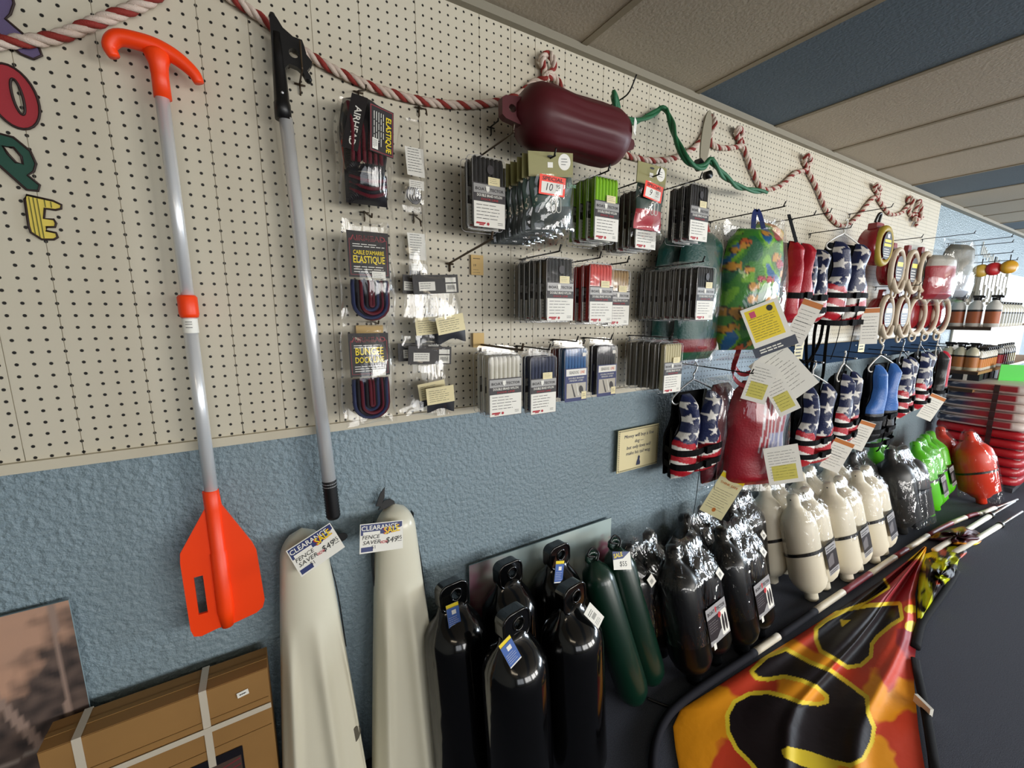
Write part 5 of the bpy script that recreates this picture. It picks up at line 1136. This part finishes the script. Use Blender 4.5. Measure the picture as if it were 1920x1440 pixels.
def flagslab(y, v):                    # y 0 far from wall .. 1 at the wall
    if v < .3 or v > .9: return lin('#e6d8d0')
    if y > .62: return lin('#27304f') if nz(y*14, v*3, 1) < .25 else lin('#b9b7c0')
    return lin('#a8202e') if int((1-y)*7.2) % 2 else lin('#ecdfd8')
f0 = None
for k in range(5):
    loc = (224.5, -13.5, 20.9+3.1*k); lab = 'flag printed vest pack, %s of the flag stack' % ('lowest', 'second lowest', 'middle one', 'second highest', 'topmost')[k]
    f0 = slab(lab, loc, 24, 23, 3.0, flagslab, 'flag printed packs stacked on the red ones') if f0 is None else dup(f0, lab, loc)
r0 = None
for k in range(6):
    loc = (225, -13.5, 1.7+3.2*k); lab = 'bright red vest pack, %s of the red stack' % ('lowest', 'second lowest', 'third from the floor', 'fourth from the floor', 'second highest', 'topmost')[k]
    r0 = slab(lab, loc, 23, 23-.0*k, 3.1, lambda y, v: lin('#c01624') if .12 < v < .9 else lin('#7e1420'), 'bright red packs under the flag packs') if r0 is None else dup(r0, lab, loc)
t = thing('clear_wrapper', 'loose crinkled clear wrapper bulging from the stacked packs', 'wrapper', (216, -27.5, 30), rotz=-.5); b = MB(); crumple(b, 15, 28, 2.5, n=34, seed=51); b.build('film', bagm, t)

# ================================================================ feather flags lying on the carpet
def pf(u, v, z):
    a, c = (u-960)/f_px, -(v-720)/f_px
    cy, sy, cp, sp = math.cos(yaw), math.sin(yaw), math.cos(pit), math.sin(pit)
    F = Vector((sy*cp, cy*cp, sp)); Rr = Vector((cy, -sy, 0)); d = Rr*a+Rr.cross(F)*c+F
    k = (z-60)/d.z; return Vector((d.x*k, -50+d.y*k, z))
def at(tab, s_):
    n = len(tab)-1; i = min(n-1, int(s_*n)); f = s_*n-i; return lerp(tab[i][0], tab[i+1][0], f), lerp(tab[i][1], tab[i+1][1], f)
def Z2(l): return [(x/2.667+1200, y/2.667+940) for x, y in l]
Lb = [(1733, 1024), (1700, 1052), (1655, 1086), (1600, 1124), (1540, 1163), (1475, 1205), (1410, 1245), (1340, 1290), (1276, 1330), (1262, 1362), (1266, 1400), (1273, 1440), (1288, 1500)]
Rb = [(1738, 1026), (1733, 1046), (1724, 1075), (1716, 1115), (1718, 1160), (1719, 1200), (1715, 1240), (1714, 1280), (1718, 1325), (1722, 1365), (1728, 1405), (1734, 1440), (1748, 1500)]
P1 = Z2([(570, 850), (640, 785), (730, 750), (850, 815), (950, 855), (1060, 935), (1125, 985), (1130, 1060), (1160, 1130), (1150, 1200), (1110, 1280), (1050, 1310), (960, 1290), (850, 1250), (740, 1225), (705, 1245), (720, 1280), (800, 1320), (900, 1350), (900, 1480), (640, 1400), (560, 1300), (490, 1230), (450, 1150), (447, 1070), (480, 1010), (550, 972), (640, 965), (720, 985), (800, 1015), (890, 1025), (945, 1010), (945, 970), (890, 920), (810, 885), (720, 865), (640, 880), (590, 875)])
P2 = Z2([(890, 640), (940, 600), (1040, 550), (1150, 530), (1290, 520), (1300, 580), (1250, 610), (1180, 670), (1150, 710), (1145, 770), (1100, 810), (1040, 820), (980, 780), (910, 740), (890, 690)])
P3 = Z2([(860, 560), (1000, 500), (1130, 430), (1210, 380), (1240, 430), (1130, 500), (1000, 545)])
def pdist(p, poly):
    d = 1e9
    for i in range(len(poly)):
        ax, ay = poly[i-1]; bx_, by_ = poly[i]; dx, dy = bx_-ax, by_-ay; k = max(0, min(1, ((p[0]-ax)*dx+(p[1]-ay)*dy)/(dx*dx+dy*dy+1e-9))); d = min(d, math.hypot(p[0]-ax-k*dx, p[1]-ay-k*dy))
    return d
OR, YE, RO, MA, BK_ = lin('#f7a11c'), lin('#f8dc3c'), lin('#d4452a'), lin('#9c2e36'), lin('#1b1216')
seeds = [(x/2.667+1200, y/2.667+940, c) for x, y, c in ((250, 1150, OR), (350, 1050, OR), (300, 1300, OR), (480, 900, RO), (620, 915, RO), (560, 1330, RO), (420, 1330, RO), (760, 930, OR), (880, 970, OR), (380, 980, OR), (790, 640, RO), (850, 690, RO), (800, 760, OR), (900, 820, OR), (700, 720, OR), (1000, 850, RO), (1080, 900, RO), (950, 560, OR), (1250, 750, RO), (1200, 680, RO), (1320, 850, RO), (1180, 930, OR), (1250, 900, RO), (1220, 1000, OR), (1340, 980, OR), (1300, 930, OR), (1260, 1120, RO), (1330, 1120, RO), (1290, 1200, RO), (1340, 1280, RO), (1210, 1250, OR), (1180, 1300, OR), (1330, 400, MA), (1360, 330, MA), (1290, 450, MA), (1350, 700, MA), (1330, 560, RO), (1380, 260, YE), (1400, 230, OR), (820, 1290, YE), (640, 1000, YE), (1230, 1050, OR), (1220, 1330, OR))]
def flagc(u, v):
    if inside((u, v), Z2([(1000, 590), (1052, 595), (1010, 630)])): return YE
    for P_, w_ in ((P1, 8), (P2, 7.5), (P3, 4)):
        if inside((u, v), P_): return BK_
        if u > min(p[0] for p in P_)-12 and pdist((u, v), P_) < w_: return YE
    for cx, cy_, rx, ry in ((1708, 1142, 13, 8), (1708, 1174, 12, 10)):
        if ((u-cx)/rx)**2+((v-cy_)/ry)**2 < 1: return YE
    j1, j2 = 9*nz(u*.05, v*.05, 2), 9*nz(u*.05, v*.05, 9)
    b_ = sorted((math.hypot(u+j1-x, (v+j2-y)*1.2), c) for x, y, c in seeds)[:2]
    return mixc(b_[0][1], b_[1][1], .5-(b_[1][0]-b_[0][0])*.07)
flagcloth = mat('flag_satin', rough=.5, spec=.18, vcol=True, bump=('noise', 30, .004, .3))
t = thing('feather_flag', 'orange and black feather flag with maple leaf print spread on the carpet', 'flag', (60, -24, 0)); o0 = Vector((60, -24, 0)); b = MB(); uvs = {}
NU, NV = 250, 280
def flagpt(tt, s_):
    l, r_ = at(Lb, s_), at(Rb, s_); u, v = lerp(l[0], r_[0], tt), lerp(l[1], r_[1], tt)
    uvs[(round(tt*NU), round(s_*NV))] = (u, v)
    e = math.sin(math.pi*tt)**.6 if 0 < tt < 1 else 0
    amp = .15+1.3*(1-s_)**1.5
    z = .25+e*(amp*(.9+.9*math.sin(tt*(13+3*math.sin(s_*3))+s_*2.2))+.45*math.exp(-((tt-.82-.1*math.sin(s_*5))/.045)**2)*2.2+.5*math.exp(-((tt-.62+.2*s_)/.03)**2)+.25*nz(tt*4, s_*6))
    return pf(u, v, max(.15, z))-o0
b.grid(flagpt, NU, NV, 0, colfn=lambda tt, s_: flagc(*uvs[(round(tt*NU), round(s_*NV))])); b.build('cloth', flagcloth, t)
b = MB(); b.tube([pf(u, v, .5)-o0 for u, v in ((1716, 1235), (1722, 1270), (1733, 1320), (1742, 1370), (1750, 1420), (1757, 1480))], .6, 8, flat=.4); b.build('hem', mat('hem_black', '#101014', .8, spec=.2), t)
b = MB(); b.box(0, 0, 0, 2.6, .5, 1.3, 0, Matrix.Translation(pf(1731, 1322, 1.)-o0) @ Matrix.Rotation(1.0, 4, 'Z')); b.build('clip', white, t)
# striped pole sleeve
pole = smooth([pf(u, v, .7) for u, v in ((1236, 1520), (1224, 1450), (1229, 1395), (1246, 1352), (1276, 1318), (1340, 1272), (1407, 1228), (1478, 1180), (1560, 1124), (1640, 1070), (1700, 1030), (1762, 991), (1815, 968), (1838, 963))], 8)
mm = [0]*len(pole); 
t = thing('flag_pole', 'pole in a maroon and white striped sleeve along the edge of the big flag', 'pole', tuple(pole[0])); b = MB(); o0 = pole[0]
cuts = [(0, 1262, 2), (1262, 1410, 2), (1410, 1452, 1), (1452, 1520, 2), (1520, 1577, 1), (1577, 1624, 0), (1624, 1672, 1), (1672, 1700, 0), (1700, 1733, 1), (1733, 1777, 0), (1777, 1808, 1), (1808, 1832, 0), (1832, 2000, 1)]
def proj_u(p):
    cy, sy, cp, sp = math.cos(yaw), math.sin(yaw), math.cos(pit), math.sin(pit); d = Vector((p.x, p.y+50, p.z-60)); F = Vector((sy*cp, cy*cp, sp)); return 960+f_px*d.dot(Vector((cy, -sy, 0)))/d.dot(F)
seg = []
for i, p in enumerate(pole):
    u = proj_u(p); c = next(m_ for a, e, m_ in cuts if a <= u < e) if i > 30 else 2
    if seg and seg[-1][0] == c: seg[-1][1].append(p)
    else:
        if seg: seg[-1][1].append(p)
        seg.append([c, [p]])
for c, pts in seg: b.tube([q-o0 for q in pts], .62, 12, c)
b.build('sleeve', [mat('sleeve_maroon', '#7d2430', .5), mat('sleeve_white', '#d9d0bd', .5), mat('sleeve_dark', '#17171f', .8, spec=.2)], t)
e = pole[-1]; d_ = (pf(1903, 938, 1.)-e).normalized(); b = MB(); b.tube([e-o0, e-o0+d_*9], .6, 12); b.build('socket', white, t); b = MB(); b.tube([e-o0+d_*9, e-o0+d_*10], .5, 10); b.build('collar', black, t); b = MB(); b.tube([e-o0+d_*9, e-o0+d_*24], .26, 8); b.build('tip', alu, t)
for lb, a, c, e_ in (('middle white flag pole end with black clamp on the carpet', (1752, 1032), (1858, 966), (1903, 940)), ('white flag pole end lying furthest from the wall', (1790, 1036), (1876, 984), (1917, 959))):
    A, B_, E_ = pf(*a, .8), pf(*c, .8), pf(*e_, .8); t = thing('flag_pole', lb, 'pole', tuple(A)); MB().tube([Vector(), B_-A], .62, 12).build('tube', white, t); MB().tube([B_-A, (E_-A)], .26, 8).build('tip', alu, t)
    MB().tube([(B_-A)*.97, (B_-A)*1.01], .85, 12).build('clamp', black, t)
# crumpled second flag and maroon cloth
def heap(name, label, ring, colf, z1, seed, n=60):
    A = pf(*ring[0], 0); cx = sum(p[0] for p in ring)/len(ring); cy_ = sum(p[1] for p in ring)/len(ring); t = thing(name, label, 'flag', tuple(A)); b = MB(); rr_ = smooth([(p[0], p[1], 0) for p in ring], 6, True); cc = {}
    def fn(u, v):
        q = rr_[int(u*len(rr_)) % len(rr_)]; k = v; x, y = lerp(cx, q[0], k), lerp(cy_, q[1], k); cc[(round(u*len(rr_)), round(v*24))] = (x, y)
        z = .2+z1*(1-k**3)*(.6+.5*abs(nz(x*.06+seed, y*.06))*2+.25*math.sin(u*31+k*5))
        return pf(x, y, max(.15, z))-A
    b.grid(fn, len(rr_), 24, 0, wrap=True, colfn=lambda u, v: colf(*cc[(round(u*len(rr_)), round(v*24))])); b.build('cloth', flagcloth, t)
YG = lin('#cfd81c')
def crumc(u, v):
    q = nz(u*.045, v*.06, 4); 
    if v > 1095: return YG if u < 1748 and q > -.25 else BK_
    return YG if q > .02 else lin('#c4502f') if q < -.3 else BK_
heap('folded_flag', 'crumpled yellow and black flag gathered beside the poles', [(1728, 1050), (1745, 1035), (1775, 1026), (1800, 1024), (1813, 1036), (1797, 1052), (1792, 1080), (1775, 1095), (1755, 1120), (1735, 1150), (1722, 1168), (1720, 1120)], crumc, 2.2, 3)
def marc(u, v):
    q = nz(u*.03, v*.07, 8); return lin('#4a1d28') if q < .12 else lin('#e0952a') if q < .4 else YE
heap('folded_flag', 'maroon and orange cloth wound around the three pole ends', [(1738, 1010), (1760, 996), (1790, 990), (1812, 986), (1838, 1000), (1842, 1012), (1828, 1022), (1790, 1022), (1760, 1014)], marc, 2.4, 6)
t = thing('black_flag_edge', 'black hem of the crumpled flag curving over the carpet', 'flag', tuple(pf(1790, 1085, .3))); A = pf(1790, 1085, .3)
MB().tube(smooth([pf(u, v, .4)-A for u, v in ((1793, 1070), (1782, 1090), (1765, 1115), (1745, 1142), (1726, 1172), (1716, 1215))], 5), .7, 8, flat=.5).build('hem', MATS['hem_black'], t)
